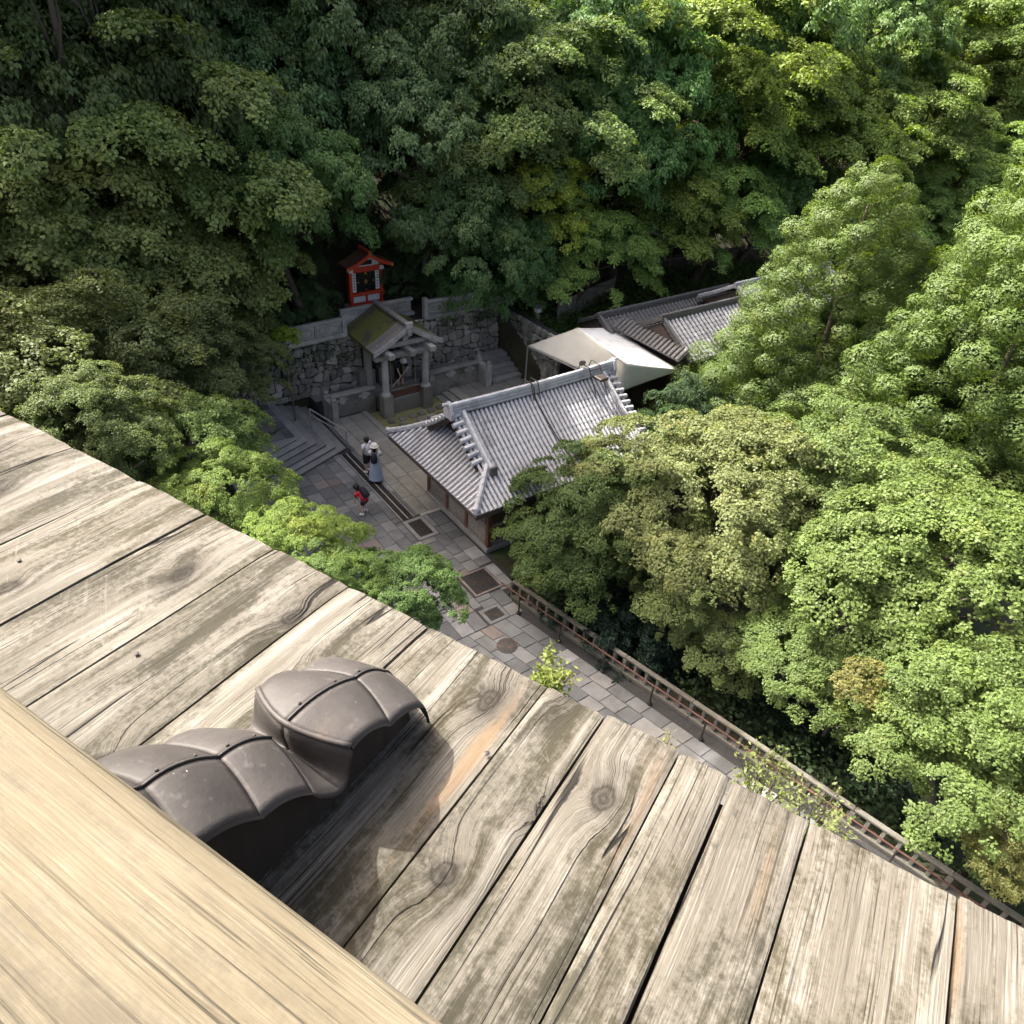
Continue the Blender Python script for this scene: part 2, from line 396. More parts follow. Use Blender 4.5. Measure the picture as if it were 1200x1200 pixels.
def copper():
    t = NT('browned_copper'); v = t.obj()
    n = t.noise(v, 7.0, 5, 0.65); n2 = t.noise(v, 45.0, 3, 0.6)
    c = t.ramp(n, [(0.3, (0.033, 0.029, 0.026)), (0.55, (0.048, 0.043, 0.039)), (0.75, (0.070, 0.063, 0.058))])
    c = t.mix(t.math('MULTIPLY', t.step(t.noise(v, 5.2, 5, 0.65), 0.60, 0.75), 0.35), c, (0.13, 0.085, 0.05))
    c = t.mix(t.math('MULTIPLY', t.step(n2, 0.60, 0.72), 0.2), c, (0.15, 0.145, 0.135))
    dr = t.step(t.noise(v, 120.0, 1, 0.5), 0.80, 0.83)
    c = t.mix(dr, c, (0.3, 0.3, 0.29))
    t.bump(t.math('ADD', t.math('MULTIPLY', n, 0.9), t.math('MULTIPLY', n2, 0.12)), 0.35, 0.012)
    k = t.math('MULTIPLY_ADD', t.rand(), 0.3, 0.85)
    c = t.mix(1.0, c, comb(t, k, k, k), 'MULTIPLY')
    return t.done(c, t.math('MULTIPLY_ADD', n, 0.2, 0.52), 0.15, 0.35)
MT['copper'] = copper()
def water():
    t = NT('pond_water'); v = t.pos()
    n = t.noise(v, 2.0, 4, 0.6)
    c = t.ramp(n, [(0.3, (0.19, 0.18, 0.075)), (0.7, (0.30, 0.275, 0.12))])
    t.bump(t.noise(v, 9.0, 3, 0.5), 0.06, 0.02)
    return t.done(c, 0.3, 0.0, 0.3)
MT['water'] = water()
MT['leaf'] = leafmat('leaf')

# ------------------------------------------------------------------ terrain
def fence_x(y):
    pts = [(0.0, 13.62), (6.64, 12.26), (12.95, 10.96), (13.9, 10.8), (16.0, 11.3)]
    if y <= 0: return 13.62 + (-y) * 0.2
    for (y0, x0), (y1, x1) in zip(pts, pts[1:]):
        if y <= y1: return x0 + (x1 - x0) * (y - y0) / (y1 - y0)
    return 11.3
def sm(a, b, v):
    t = min(1.0, max(0.0, (v - a) / (b - a))); return t * t * (3 - 2 * t)
def ground(x, y):
    z = 0.0
    # ravine to the right of the street railing
    if y < 17:
        d = x - fence_x(min(y, 14.0)) - 0.2
        if d > 0: z -= min(5.0, d * 0.55) * (1 - sm(13.2, 15.5, y))
    if x > 21: z -= 2.0 * sm(22, 28, x) * (1 - sm(15, 17.5, y)) * (1 if y > 13.2 else 0)
    # bank on the left
    if x < 5.6: z += min(3.2, (5.6 - x) * 0.32) * sm(-2, 6, y)
    # hill behind the retaining wall
    if x < 7.4:
        h = max(0.0, y - 28.0) * 0.72; z = max(z, 0) + h * 0.9 + 0.25 * sm(26, 30, y)
    elif x < 20.5:
        if y > 28.55: z = 3.0 + max(0.0, y - 32.2) * 0.74
    else:
        if y > 25.2:
            z = 0.9 + min(3.2, y - 25.2) * 0.55 + max(0.0, y - 28.4) * 0.62
    if y > 32: z += 0.5 * sin(x * 0.31 + 1) * sm(32, 40, y) + 0.3 * sin(y * 0.4)
    if 11.9 < x < 16.9 and 23.0 < y < 27.3: z -= 0.7
    if x > 30: z -= (sm(30, 85, x)) * max(0.0, (y - 28)) * 0.16
    return z
def terrain():
    xs = list(np.arange(-70, 5, 3.0)) + [5, 5.6, 6.5, 7.3, 7.45, 9, 10.5, 11.0, 11.4, 11.8, 12.0] + list(np.arange(12.4, 15, 0.4)) + list(np.arange(15, 20, 0.8)) + [20.42, 20.52] + list(np.arange(21.5, 30, 1.0)) + list(np.arange(30, 150, 4.0))
    ys = list(np.arange(-30, -2, 4.0)) + list(np.arange(-2, 17, 0.8)) + list(np.arange(17.2, 22.5, 1.2)) + [22.9, 23.1, 24.2, 25.1, 25.14, 25.24, 26, 27, 28, 28.5, 28.6, 29.5, 31, 32.2] + list(np.arange(33.5, 60, 1.5)) + list(np.arange(60, 140, 5.0))
    P = [[(x, y, ground(x, y) - 0.09) for x in xs] for y in ys]
    mb = MB().grid(P)
    o = mb.build('hillside', MT['soil']); tag(o, kind='structure')
terrain()

# ------------------------------------------------------------------ paving
def paving():
    # bedding sheet under the stones
    pts_l = []; ys = list(np.arange(-3, 28.6, 0.8))
    P = []
    for y in ys:
        x1 = fence_x(y) - 0.05 if y < 14 else (11.42 if y < 20.5 else 12.08)
        P.append([(5.2 if y >= 13 else 7.25 + 0.2045 * (13 - y), y, -0.02), (x1, y, -0.02)])
    sheet = MB().grid(P).add([(16.9, 20.5, -0.02), (20.45, 20.5, -0.02), (20.45, 28.5, -0.02), (16.9, 28.5, -0.02)], [(0, 1, 2, 3)]).add([(12.08, 20.5, -0.02), (16.9, 20.5, -0.02), (16.9, 23.2, -0.02), (12.08, 23.2, -0.02)], [(0, 1, 2, 3)])
    root = sheet.build('pavement', MT['joint'], origin=(8.0, 15.0, 0.0)); tag(root, kind='structure')
    cells = []
    rng = random.Random(3)
    def column(x0, x1, y0, y1, lmin, lmax, mat):
        y = y0
        while y < y1 - 0.05:
            l = min(rng.uniform(lmin, lmax), y1 - y)
            if y1 - (y + l) < 0.25: l = y1 - y
            cells.append((x0, x1, y, y + l, mat)); y += l
    # long pale slabs beside the pond and the hall
    for a, b in ((10.42, 10.88), (10.88, 11.40), (11.40, 12.05)):
        column(a, b, 19.05 + rng.random() * 0.1, 26.95, 0.8, 1.5, 'slab_warm')
    column(10.28, 10.42, 19.05, 26.9, 1.6, 2.2, 'slab')
    # grey setts across the street; below y = 13 the courses turn with the railing
    x = 5.4
    while x < 9.7:
        w = rng.uniform(0.42, 0.56)
        if x + w > 9.45: w = 9.76 - x
        column(x, x + w, 13.0, 25.0, 0.42, 0.85, 'slab'); x += w
    x = 9.76
    while x < 11.2:
        w = min(rng.uniform(0.40, 0.54), 11.26 - x)
        if 11.26 - x - w < 0.25: w = 11.26 - x
        column(x, x + w, 14.1 if x > 10.5 else 13.0, 18.95, 0.40, 0.75, 'slab'); x += w
    x = 7.3
    while x < 10.4:
        w = rng.uniform(0.40, 0.54)
        if x + w > 10.2: w = 10.50 - x
        column(x, x + w, -3.0 - rng.random() * 0.5, 12.99, 0.40, 0.75, 'slab'); x += w
    # paving round the pond's far corner
    for a, b in ((17.0, 17.75), (17.75, 18.55), (18.55, 19.4), (19.4, 20.3)):
        column(a, b, 21.5, 27.06 if a < 18.5 else 26.44, 0.8, 1.4, 'slab_warm')
    g = 0.014
    def shear(p):
        return (p[0] + max(0.0, 13.0 - p[1]) * 0.2045, p[1], p[2])
    holes = [(9.70, 10.55, 17.68, 18.95), (9.82, 10.9, 14.25, 15.4), (9.5, 10.28, 12.99, 13.7), (9.74, 10.3, 19.0, 24.2)]
    def hit(c):
        for h in holes:
            if c[0] < h[1] - 0.05 and c[1] > h[0] + 0.05 and c[2] < h[3] - 0.05 and c[3] > h[2] + 0.05: return True
        return False
    def clip(c):
        out = [c]
        for h in holes:
            nxt = []
            for q in out:
                if q[0] < h[1] - 0.01 and q[1] > h[0] + 0.01 and q[2] < h[3] - 0.01 and q[3] > h[2] + 0.01:
                    if q[2] < h[2] - 0.12: nxt.append((q[0], q[1], q[2], h[2], q[4]))
                    if q[3] > h[3] + 0.12: nxt.append((q[0], q[1], h[3], q[3], q[4]))
                    if q[0] < h[0] - 0.1: nxt.append((q[0], h[0], max(q[2], h[2]), min(q[3], h[3]), q[4]))
                    if q[1] > h[1] + 0.1: nxt.append((h[1], q[1], max(q[2], h[2]), min(q[3], h[3]), q[4]))
                else: nxt.append(q)
            out = nxt
        return out
    allc = [d for c in cells for d in clip(c)]
    def vis(c):
        px, py = to_px(shear(((c[0] + c[1]) / 2, (c[2] + c[3]) / 2, 0)))
        if not (0 < px < 1200 and 0 < py < 1200): return 0
        if py > 475 + 0.505 * px + 15: return 0
        if px < 300: return 0.1
        return (c[1] - c[0]) * (c[3] - c[2]) * 1000 / (200 + ((c[2]) ** 2))
    allc.sort(key=vis, reverse=True)
    rest = {}
    for i, c in enumerate(allc):
        z1 = 0.0 + rng.uniform(-0.006, 0.006)
        mb = MB()
        x0, x1, y0, y1 = c[0] + g / 2, c[1] - g / 2, c[2] + g / 2, c[3] - g / 2
        b = 0.012
        mb.add([(x0, y0, -0.05), (x1, y0, -0.05), (x1, y1, -0.05), (x0, y1, -0.05), (x0, y0, z1 - b), (x1, y0, z1 - b), (x1, y1, z1 - b), (x0, y1, z1 - b),
                (x0 + b, y0 + b, z1), (x1 - b, y0 + b, z1), (x1 - b, y1 - b, z1), (x0 + b, y1 - b, z1)],
               [(0, 1, 5, 4), (1, 2, 6, 5), (2, 3, 7, 6), (3, 0, 4, 7), (4, 5, 9, 8), (5, 6, 10, 9), (6, 7, 11, 10), (7, 4, 8, 11), (8, 9, 10, 11)])
        mb.v = [shear(p) for p in mb.v]
        if i < 295 and vis(c) > 0:
            mb.build('paving_slab', MT[c[4]], root)
        else:
            rest.setdefault(c[4], MB()).add(mb.v, mb.f)
    for k, mb in rest.items():
        tag(mb.build('paving_slab_rest', MT[k], root), kind='stuff')
paving()

# ------------------------------------------------------------------ drains and grates
def grate(x0, x1, y0, y1, nbar, label, frame=0.09, along='x'):
    r = empty('drain_grate', ((x0 + x1) / 2, (y0 + y1) / 2, 0), 0, label, 'drain grate')
    MB().box(x0, x1, y0, y1, -0.12, -0.075).build('sump', MT['black'], r)
    fr = MB(); f = frame
    fr.box(x0, x1, y0, y0 + f, -0.07, 0.012).box(x0, x1, y1 - f, y1, -0.07, 0.012).box(x0, x0 + f, y0 + f, y1 - f, -0.07, 0.010).box(x1 - f, x1, y0 + f, y1 - f, -0.07, 0.010)
    fr.build('frame', MT['slab'], r)
    for i in range(nbar):
        t = (i + 0.5) / nbar
        if along == 'x':
            yy = y0 + f + (y1 - y0 - 2 * f) * t
            MB().box(x0 + f, x1 - f, yy - 0.018, yy + 0.018, -0.06, 0.004).build('bar', MT['iron'], r)
        else:
            xx = x0 + f + (x1 - x0 - 2 * f) * t
            MB().box(xx - 0.018, xx + 0.018, y0 + f, y1 - f, -0.06, 0.004).build('bar', MT['iron'], r)
    return r
grate(9.72, 10.53, 17.70, 18.93, 9, 'square iron drain grate at the end of the long slotted channel', 0.14, 'y')
grate(9.84, 10.88, 14.27, 15.38, 12, 'wide iron drain grate in the paving beside the railing end', 0.07, 'y')
grate(9.53, 10.26, 13.0, 13.68, 9, 'iron drain grate set in pale stone next to the round manhole', 0.11, 'y')
def channel():
    r = empty('drain_channel', (10.0, 21.6, 0), 0, 'long dark slotted drain channel running up the paved street', 'drain')
    MB().box(9.76, 10.28, 19.02, 24.18, -0.12, -0.07).build('sump', MT['black'], r)
    for x0, x1 in ((9.76, 9.80), (10.0, 10.04), (10.24, 10.28)):
        MB().box(x0, x1, 19.02, 24.18, -0.07, 0.006).build('kerb', MT['step'], r)
    for k, xs in enumerate(((9.83, 9.87, 9.91, 9.95), (10.07, 10.11, 10.15, 10.19))):
        for x in xs:
            MB().box(x, x + 0.022, 19.02, 24.18, -0.06, 0.002).build('bar', MT['iron'], r)
    for i in range(6):
        y = 19.02 + i * 0.86
        MB().box(9.80, 10.0, y, y + 0.03, -0.065, -0.003).box(10.04, 10.24, y, y + 0.03, -0.065, -0.003).build('cross_bar', MT['iron'], r)
channel()
def manhole():
    p = at_z(594, 757, 0)
    r = empty('manhole_cover', (p.x, p.y, 0), 0, 'round dark iron manhole cover between the paving slabs', 'manhole')
    MB().lathe(p.x, p.y, [(0.31, -0.02), (0.31, 0.008), (0.29, 0.010)], 28).build('rim', MT['iron'], r)
    mb = MB()
    for i in range(-3, 4):
        for j in range(-3, 4):
            if i * i + j * j < 11: mb.box(p.x + i * 0.075 - 0.025, p.x + i * 0.075 + 0.025, p.y + j * 0.075 - 0.025, p.y + j * 0.075 + 0.025, 0.0095, 0.015)
    mb.build('tread', MT['iron'], r)
manhole()
# pale stone kerb strip across the paving by the hall corner
MB().box(10.50, 11.36, 18.90, 19.04, -0.02, 0.02).build('kerb_strip', MT['granite'])['kind'] = 'structure'

# ------------------------------------------------------------------ rubble walls
def rubble_wall(name, label, along, a0, a1, z0, z1, face, back, rng, size=0.42, facing=-1, batter=0.06):
    """wall face in a plane; along 'x' (face is y) or 'y' (face is x)."""
    def W(a, d, z):   # d = distance out of face
        b = face - facing * batter * (z - z0) + facing * d
        return (a, b, z) if along == 'x' else (b, a, z)
    c = W((a0 + a1) / 2, 0, z0)
    root = empty(name, c, 0, label, 'wall')
    core = MB()
    pts = [W(a0, -0.06, z0 - 0.1), W(a1, -0.06, z0 - 0.1), W(a1, -0.06, z1), W(a0, -0.06, z1)]
    bk = [(p[0], back, p[2]) if along == 'x' else (back, p[1], p[2]) for p in pts]
    core.add(pts + bk, [(0, 1, 2, 3), (7, 6, 5, 4), (0, 3, 7, 4), (1, 5, 6, 2), (3, 2, 6, 7), (0, 4, 5, 1)])
    core.build('core', MT['joint'], root)
    z = z0
    rows = []
    while z < z1 - 0.1:
        h = rng.uniform(0.75, 1.15) * size * 0.85
        if z1 - (z + h) < 0.16: h = z1 - z
        rows.append((z, z + h)); z += h
    # shared wavy course lines
    def zc(k, a):
        if k == 0: return z0
        if k == len(rows): return z1
        return rows[k][0] + 0.09 * sin(a * 2.3 + k * 2.1) + 0.05 * sin(a * 5.1 + k * 4.7)
    n = 0
    for k in range(len(rows)):
        a = a0 - rng.random() * 0.2
        while a < a1:
            w = rng.uniform(0.55, 1.45) * size
            b0, b1 = max(a, a0), min(a + w, a1)
            if b1 - b0 < 0.10: a += w; continue
            sl = rng.uniform(-0.06, 0.06); sr = rng.uniform(-0.06, 0.06)
            g = 0.014
            zl0, zr0, zl1, zr1 = zc(k, b0) + g, zc(k, b1) + g, zc(k + 1, b0) - g, zc(k + 1, b1) - g
            cut = rng.uniform(0.05, 0.2)
            ww = b1 - b0
            P = [(b0 + g + sl, zl0 + (zl1 - zl0) * cut), (b0 + g + ww * cut, zl0), (b1 - g - ww * cut, zr0), (b1 - g + sr, zr0 + (zr1 - zr0) * cut),
                 (b1 - g - sr * 0.5, zr1 - (zr1 - zr0) * cut), (b1 - g - ww * cut, zr1), (b0 + g + ww * cut, zl1), (b0 + g - sl * 0.5, zl1 - (zl1 - zl0) * cut)]
            P = [(min(max(p, a0 + 0.005), a1 - 0.005), q) for p, q in P]
            d = rng.uniform(0.0, 0.07)
            ca = sum(p for p, q in P) / 8; cz = sum(q for p, q in P) / 8
            back_r = [W(p, -0.10, q) for p, q in P]
            mid_r = [W(p, d, q) for p, q in P]
            f = 0.80
            front = [W(ca + (p - ca) * f + rng.uniform(-.01, .01), d + rng.uniform(0.025, 0.06), cz + (q - cz) * f) for p, q in P]
            mb = MB()
            flip = (along == 'x') == (facing < 0)
            fs = [(i, (i + 1) % 8, 8 + (i + 1) % 8, 8 + i) for i in range(8)] + [(8 + i, 8 + (i + 1) % 8, 16 + (i + 1) % 8, 16 + i) for i in range(8)] + [tuple(range(16, 24))]
            if not flip: fs = [tuple(reversed(q)) for q in fs]
            mb.add(back_r + mid_r + front, fs)
            mb.build('stone', MT['rubble'], root); n += 1
            a += w
    return root
rg = random.Random(7)
rubble_wall('retaining_wall', 'mossy rubble stone wall beside the fountain roof, below the left parapet', 'x', 7.2, 12.95, 0.55, 3.0, 28.42, 28.9, rg)
rubble_wall('retaining_wall', 'rubble stone wall between the fountain pavilion and the stone stairs', 'x', 15.2, 20.35, 0.4, 3.0, 28.42, 28.9, rg)
rubble_wall('retaining_wall', 'rubble stone side wall running back along the white canvas tent', 'y', 24.0, 28.36, 0.0, 2.75, 20.62, 21.1, rg, facing=-1)
rubble_wall('retaining_wall', 'low dark rubble wall in the recess behind the fountain pavilion', 'x', 12.95, 15.2, 0.4, 2.6, 28.75, 29.0, rg)

# ------------------------------------------------------------------ carved parapets on the walls
def parapet(x0, x1, y, z0, h, n, label, end_posts=(True, True), yd=0.0):
    r = empty('stone_parapet', ((x0 + x1) / 2, y + yd / 2, z0), 0, label, 'parapet')
    d = Vector((x1 - x0, yd, 0)); L = d.length; d /= L; nrm = Vector((d.y, -d.x, 0))
    P = lambda a, o, z: (x0 + d.x * a + nrm.x * o, y + d.y * a + nrm.y * o, z0 + z)
    def bar(a0, a1, o0, o1, zz0, zz1):
        mb = MB(); mb.add([P(a0, o0, zz0), P(a1, o0, zz0), P(a1, o1, zz0), P(a0, o1, zz0), P(a0, o0, zz1), P(a1, o0, zz1), P(a1, o1, zz1), P(a0, o1, zz1)],
                          [(0, 1, 2, 3), (7, 6, 5, 4), (4, 5, 1, 0), (5, 6, 2, 1), (6, 7, 3, 2), (7, 4, 0, 3)]); return mb
    bar(-0.05, L + 0.05, -0.18, 0.20, 0.0, 0.16).build('plinth', MT['granite'], r, bevel=0.015)
    bar(-0.02, L + 0.02, -0.09, 0.11, h - 0.13, h).build('coping', MT['granite'], r, bevel=0.02)
    pw = L / n
    for i in range(n):
        p = bar(i * pw + 0.06, (i + 1) * pw - 0.06, -0.05, 0.05, 0.162, h - 0.132).build('panel', MT['granite'], r, bevel=0.01)
        a0, a1 = i * pw + 0.16, (i + 1) * pw - 0.16; zc = 0.16 + (h - 0.29) / 2; hh = (h - 0.29) * 0.30
        ring = [P(((a0 + a1) / 2) + (a1 - a0) / 2 * (abs(cos(t)) ** 0.6) * (1 if cos(t) > 0 else -1), 0.062, zc + hh * (abs(sin(t)) ** 0.8) * (1 if sin(t) > 0 else -1)) for t in np.linspace(0, 2 * pi, 21)]
        MB().tube(ring, 0.022, 5, False).build('relief', MT['granite'], p)
        if i > 0: bar(i * pw - 0.055, i * pw + 0.055, -0.07, 0.08, 0.162, h - 0.132).build('mullion', MT['granite'], r, bevel=0.01)
    for k, on in enumerate(end_posts):
        if on:
            a = 0 if k == 0 else L
            pb = bar(a - 0.10, a + 0.10, -0.13, 0.14, 0.0, h + 0.12); c = P(a, 0, 0)
            pb.build('post', MT['granite'], r, bevel=0.02)
    return r
parapet(8.3, 12.2, 28.34, 3.0, 0.82, 3, 'carved stone parapet on the wall left of the mossy roof', (False, True), 0.15)
parapet(12.45, 16.0, 29.35, 3.0, 0.8, 4, 'carved stone parapet behind the mossy roof, below the red shrine', (False, False), 0.0)
parapet(16.25, 19.3, 28.55, 3.0, 0.85, 3, 'carved stone parapet on the wall right of the mossy roof', (True, False), 0.0)
parapet(19.35, 20.9, 28.55, 3.0, 0.75, 2, 'plain dark stone parapet at the wall corner under the trees', (False, False), 0.15)

# ------------------------------------------------------------------ platform, stairs, balustrade, pond
MB().box(10.75, 18.5, 27.36, 28.5, -0.1, 0.58).build('platform', MT['step'])['kind'] = 'structure'
MB().box(5.2, 8.38, 27.72, 28.5, -0.1, 0.725).box(10.3, 10.75, 27.36, 28.5, -0.1, 0.58).build('landing', MT['joint'])['kind'] = 'structure'
def landing_slabs():
    r = empty('landing_paving', (8, 27, 0.74), 0); r['kind'] = 'structure'
    rng = random.Random(9)
    for (X0, X1, Y0, Y1) in ((5.4, 8.36, 25.2, 28.38), (10.31, 18.4, 27.72, 28.38)):
        zt = 0.76 if X0 < 10 else 0.60
        x = X0
        while x < X1 - 0.1:
            w = min(rng.uniform(0.55, 0.75), X1 - x)
            if X1 - x - w < 0.3: w = X1 - x
            y = Y0
            while y < Y1 - 0.1:
                l = min(rng.uniform(0.5, 0.9), Y1 - y)
                if Y1 - y - l < 0.3: l = Y1 - y
                MB().box(x + .006, x + w - .006, y + .006, y + l - .006, zt - 0.05, zt + rng.uniform(0, .01)).build('paving_slab', MT['slab'], r)
                y += l
            x += w
landing_slabs()
def corner_stairs():
    r = empty('corner_stairs', (9.0, 26.0, 0), 0, 'dark stone stairs turning a blunt corner down to the paved street', 'stairs')
    n = 6; rise = 0.74 / n
    for i in range(n):
        cx, cy = 10.12 - i * 0.345, 24.40 + i * 0.13
        z1 = rise * (i + 1)
        def poly(o):
            x, y = cx - o, cy + o * 0.7
            xl = 5.3
            return [(x, y), (x, 28.45), (xl, 28.45), (xl, y - (x - xl) * 0.40)]
        MB().prism(poly(0.0), z1 - 0.075, z1, 'z').build('step', MT['step'], r, bevel=0.012)
        MB().prism(poly(0.035), max(-0.05, z1 - rise - 0.02), z1 - 0.075, 'z').build('riser', MT['joint'], r)
corner_stairs()
def handrail_stairs():
    r = empty('stair_handrail', (9.3, 26.0, 0), 0, 'pale metal double pipe handrail on the corner stairs', 'handrail')
    a = at_z(362.5, 503, 0.74); b = at_z(407.5, 524, 0.0)
    a = Vector((9.43, 26.15, 0.30)); b = Vector((10.21, 24.46, 0.0))
    for p, k in ((a, 0), (b, 1)):
        MB().tube([p, p + Vector((0, 0, 0.86 if k else 0.95))], 0.028, 8).build('post', MT['steel'], r)
    MB().tube([a + Vector((0, 0, .95)), b + Vector((0, 0, .86))], 0.03, 8).build('top_pipe', MT['steel'], r)
    MB().tube([a + Vector((0, 0, .71)), b + Vector((0, 0, .62))], 0.024, 8).build('lower_pipe', MT['steel'], r)
handrail_stairs()
def balustrade(x0, x1, y, label, left_ret, right_ret):
    r = empty('stone_balustrade', ((x0 + x1) / 2, y, 0), 0, label, 'balustrade')
    MB().box(x0, x1, y - 0.11, y + 0.16, -0.35, 0.56).build('base', MT['wet_and_shaded_granite'], r, bevel=0.012)
    MB().box(x0, x1, y - 0.03, y + 0.12, 0.563, 0.90).build('panel', MT['wet_and_shaded_granite'], r)  # darker granite puts the shade of the recess behind the blocks into the colour
    n = max(2, int((x1 - x0) / 0.85))
    for i in range(n):       # stepped blocks that give the zigzag openings
        xc = x0 + (i + 0.5) * (x1 - x0) / n
        MB().box(xc - 0.13, xc + 0.13, y - 0.105, y - 0.032, 0.565, 0.90).build('block', MT['granite'], r, bevel=0.01)
        MB().box(xc - 0.27, xc + 0.27, y - 0.098, y - 0.0325, 0.65, 0.80).build('block', MT['granite'], r, bevel=0.01)
    MB().box(x0, x1, y - 0.14, y + 0.18, 0.902, 1.02).build('coping', MT['granite'], r, bevel=0.03, seg=2)
    def post(px, py):
        MB().box(px - 0.13, px + 0.13, py - 0.13, py + 0.13, 0, 1.12).build('post', MT['granite'], r, bevel=0.025)
        MB().lathe(px, py, [(0.10, 1.12), (0.13, 1.17), (0.11, 1.24), (0.02, 1.28)], 12).build('post_cap', MT['granite'], r, smooth=True)
    if left_ret:
        post(x0 - 0.14, y + 0.1); post(x0 - 0.14, y - 0.75)
        MB().box(x0 - 0.26, x0 - 0.02, y - 0.60, y - 0.05, 0.70, 0.98).build('return_rail', MT['granite'], r, bevel=0.03)
        MB().box(x0 - 0.22, x0 - 0.06, y - 0.60, y - 0.05, 0.0, 0.69).build('return_panel', MT['granite'], r)
    if right_ret:
        post(x1 + 0.14, y + 0.1); post(x1 + 0.14, y - 0.75)
        MB().box(x1 + 0.02, x1 + 0.26, y - 0.60, y - 0.05, 0.70, 0.98).build('return_rail', MT['granite'], r, bevel=0.03)
        MB().box(x1 + 0.06, x1 + 0.22, y - 0.60, y - 0.05, 0.0, 0.69).build('return_panel', MT['granite'], r)
balustrade(10.75, 12.84, 27.18, 'stone balustrade left of the fountain pillars with a corner post', True, False)
balustrade(15.24, 18.3, 27.18, 'stone balustrade between the fountain pillars and the right stairs', False, True)
def pond():
    MB().box(12.05, 16.9, 23.15, 27.1, -0.62, -0.5).build('pond_bed', MT['step'])['kind'] = 'structure'
    o = MB().add([(12.1, 23.2, -0.22), (16.05, 23.2, -0.22), (16.05, 27.08, -0.22), (12.1, 27.08, -0.22)], [(0, 1, 2, 3)]).build('pond_water', MT['water']); tag(o, kind='structure')
    k = MB().box(12.05, 12.30, 23.2, 26.95, -0.5, 0.03); k.build('pond_kerb', MT['slab_warm'])['kind'] = 'structure'
    st = empty('pond_steps', (16.5, 25.2, -0.3), 0, 'wide shallow stone steps going down into the green pond', 'steps')
    for i, (x0, x1) in enumerate(((15.85, 16.2), (16.2, 16.55), (16.55, 17.0))):
        MB().box(x0, x1 - 0.004, 23.2, 27.0, -0.5, -0.17 + i * 0.10).build('step', MT['slab_warm'], st, bevel=0.01)
    # stepping stones: round and square
    rows = [('sq', 459, 493), ('sq', 472, 490), ('round', 473, 497), ('sq', 484, 486.5), ('sq', 494, 483.5), ('round', 493.5, 490.5), ('sq', 505, 480), ('sq', 515, 476.5), ('round', 516.5, 484.5)]
    for kind, px, py in rows:
        p = at_z(px, py, -0.15)
        if kind == 'round':
            r = MB().lathe(p.x, p.y, [(0.21, -0.45), (0.21, -0.165), (0.19, -0.145)], 18).build('stepping_stone', MT['wet_and_shaded_granite'], origin=(p.x, p.y, -0.45))
            tag(r, 'round stepping stone standing in the green pond', 'stone', 'round stepping stones in the pond')
        else:
            r = MB().box(p.x - 0.16, p.x + 0.16, p.y - 0.14, p.y + 0.14, -0.45, -0.13).build('stepping_stone', MT['wet_and_shaded_granite'], origin=(p.x, p.y, -0.45), bevel=0.03)
            tag(r, 'square stepping stone standing in the green pond', 'stone', 'square stepping stones in the pond')
pond()
def right_stairs():
    r = empty('side_stairs', (19.6, 27.2, 0), 0, 'straight grey stone stairs rising to the platform beside the balustrade', 'stairs')
    for i in range(5):
        MB().box(18.75, 20.55, 26.45 + i * 0.33, 28.38, -0.05 if i == 0 else 0.15 * i - 0.02, 0.15 * (i + 1)).build('step', MT['step'], r, bevel=0.012)
right_stairs()

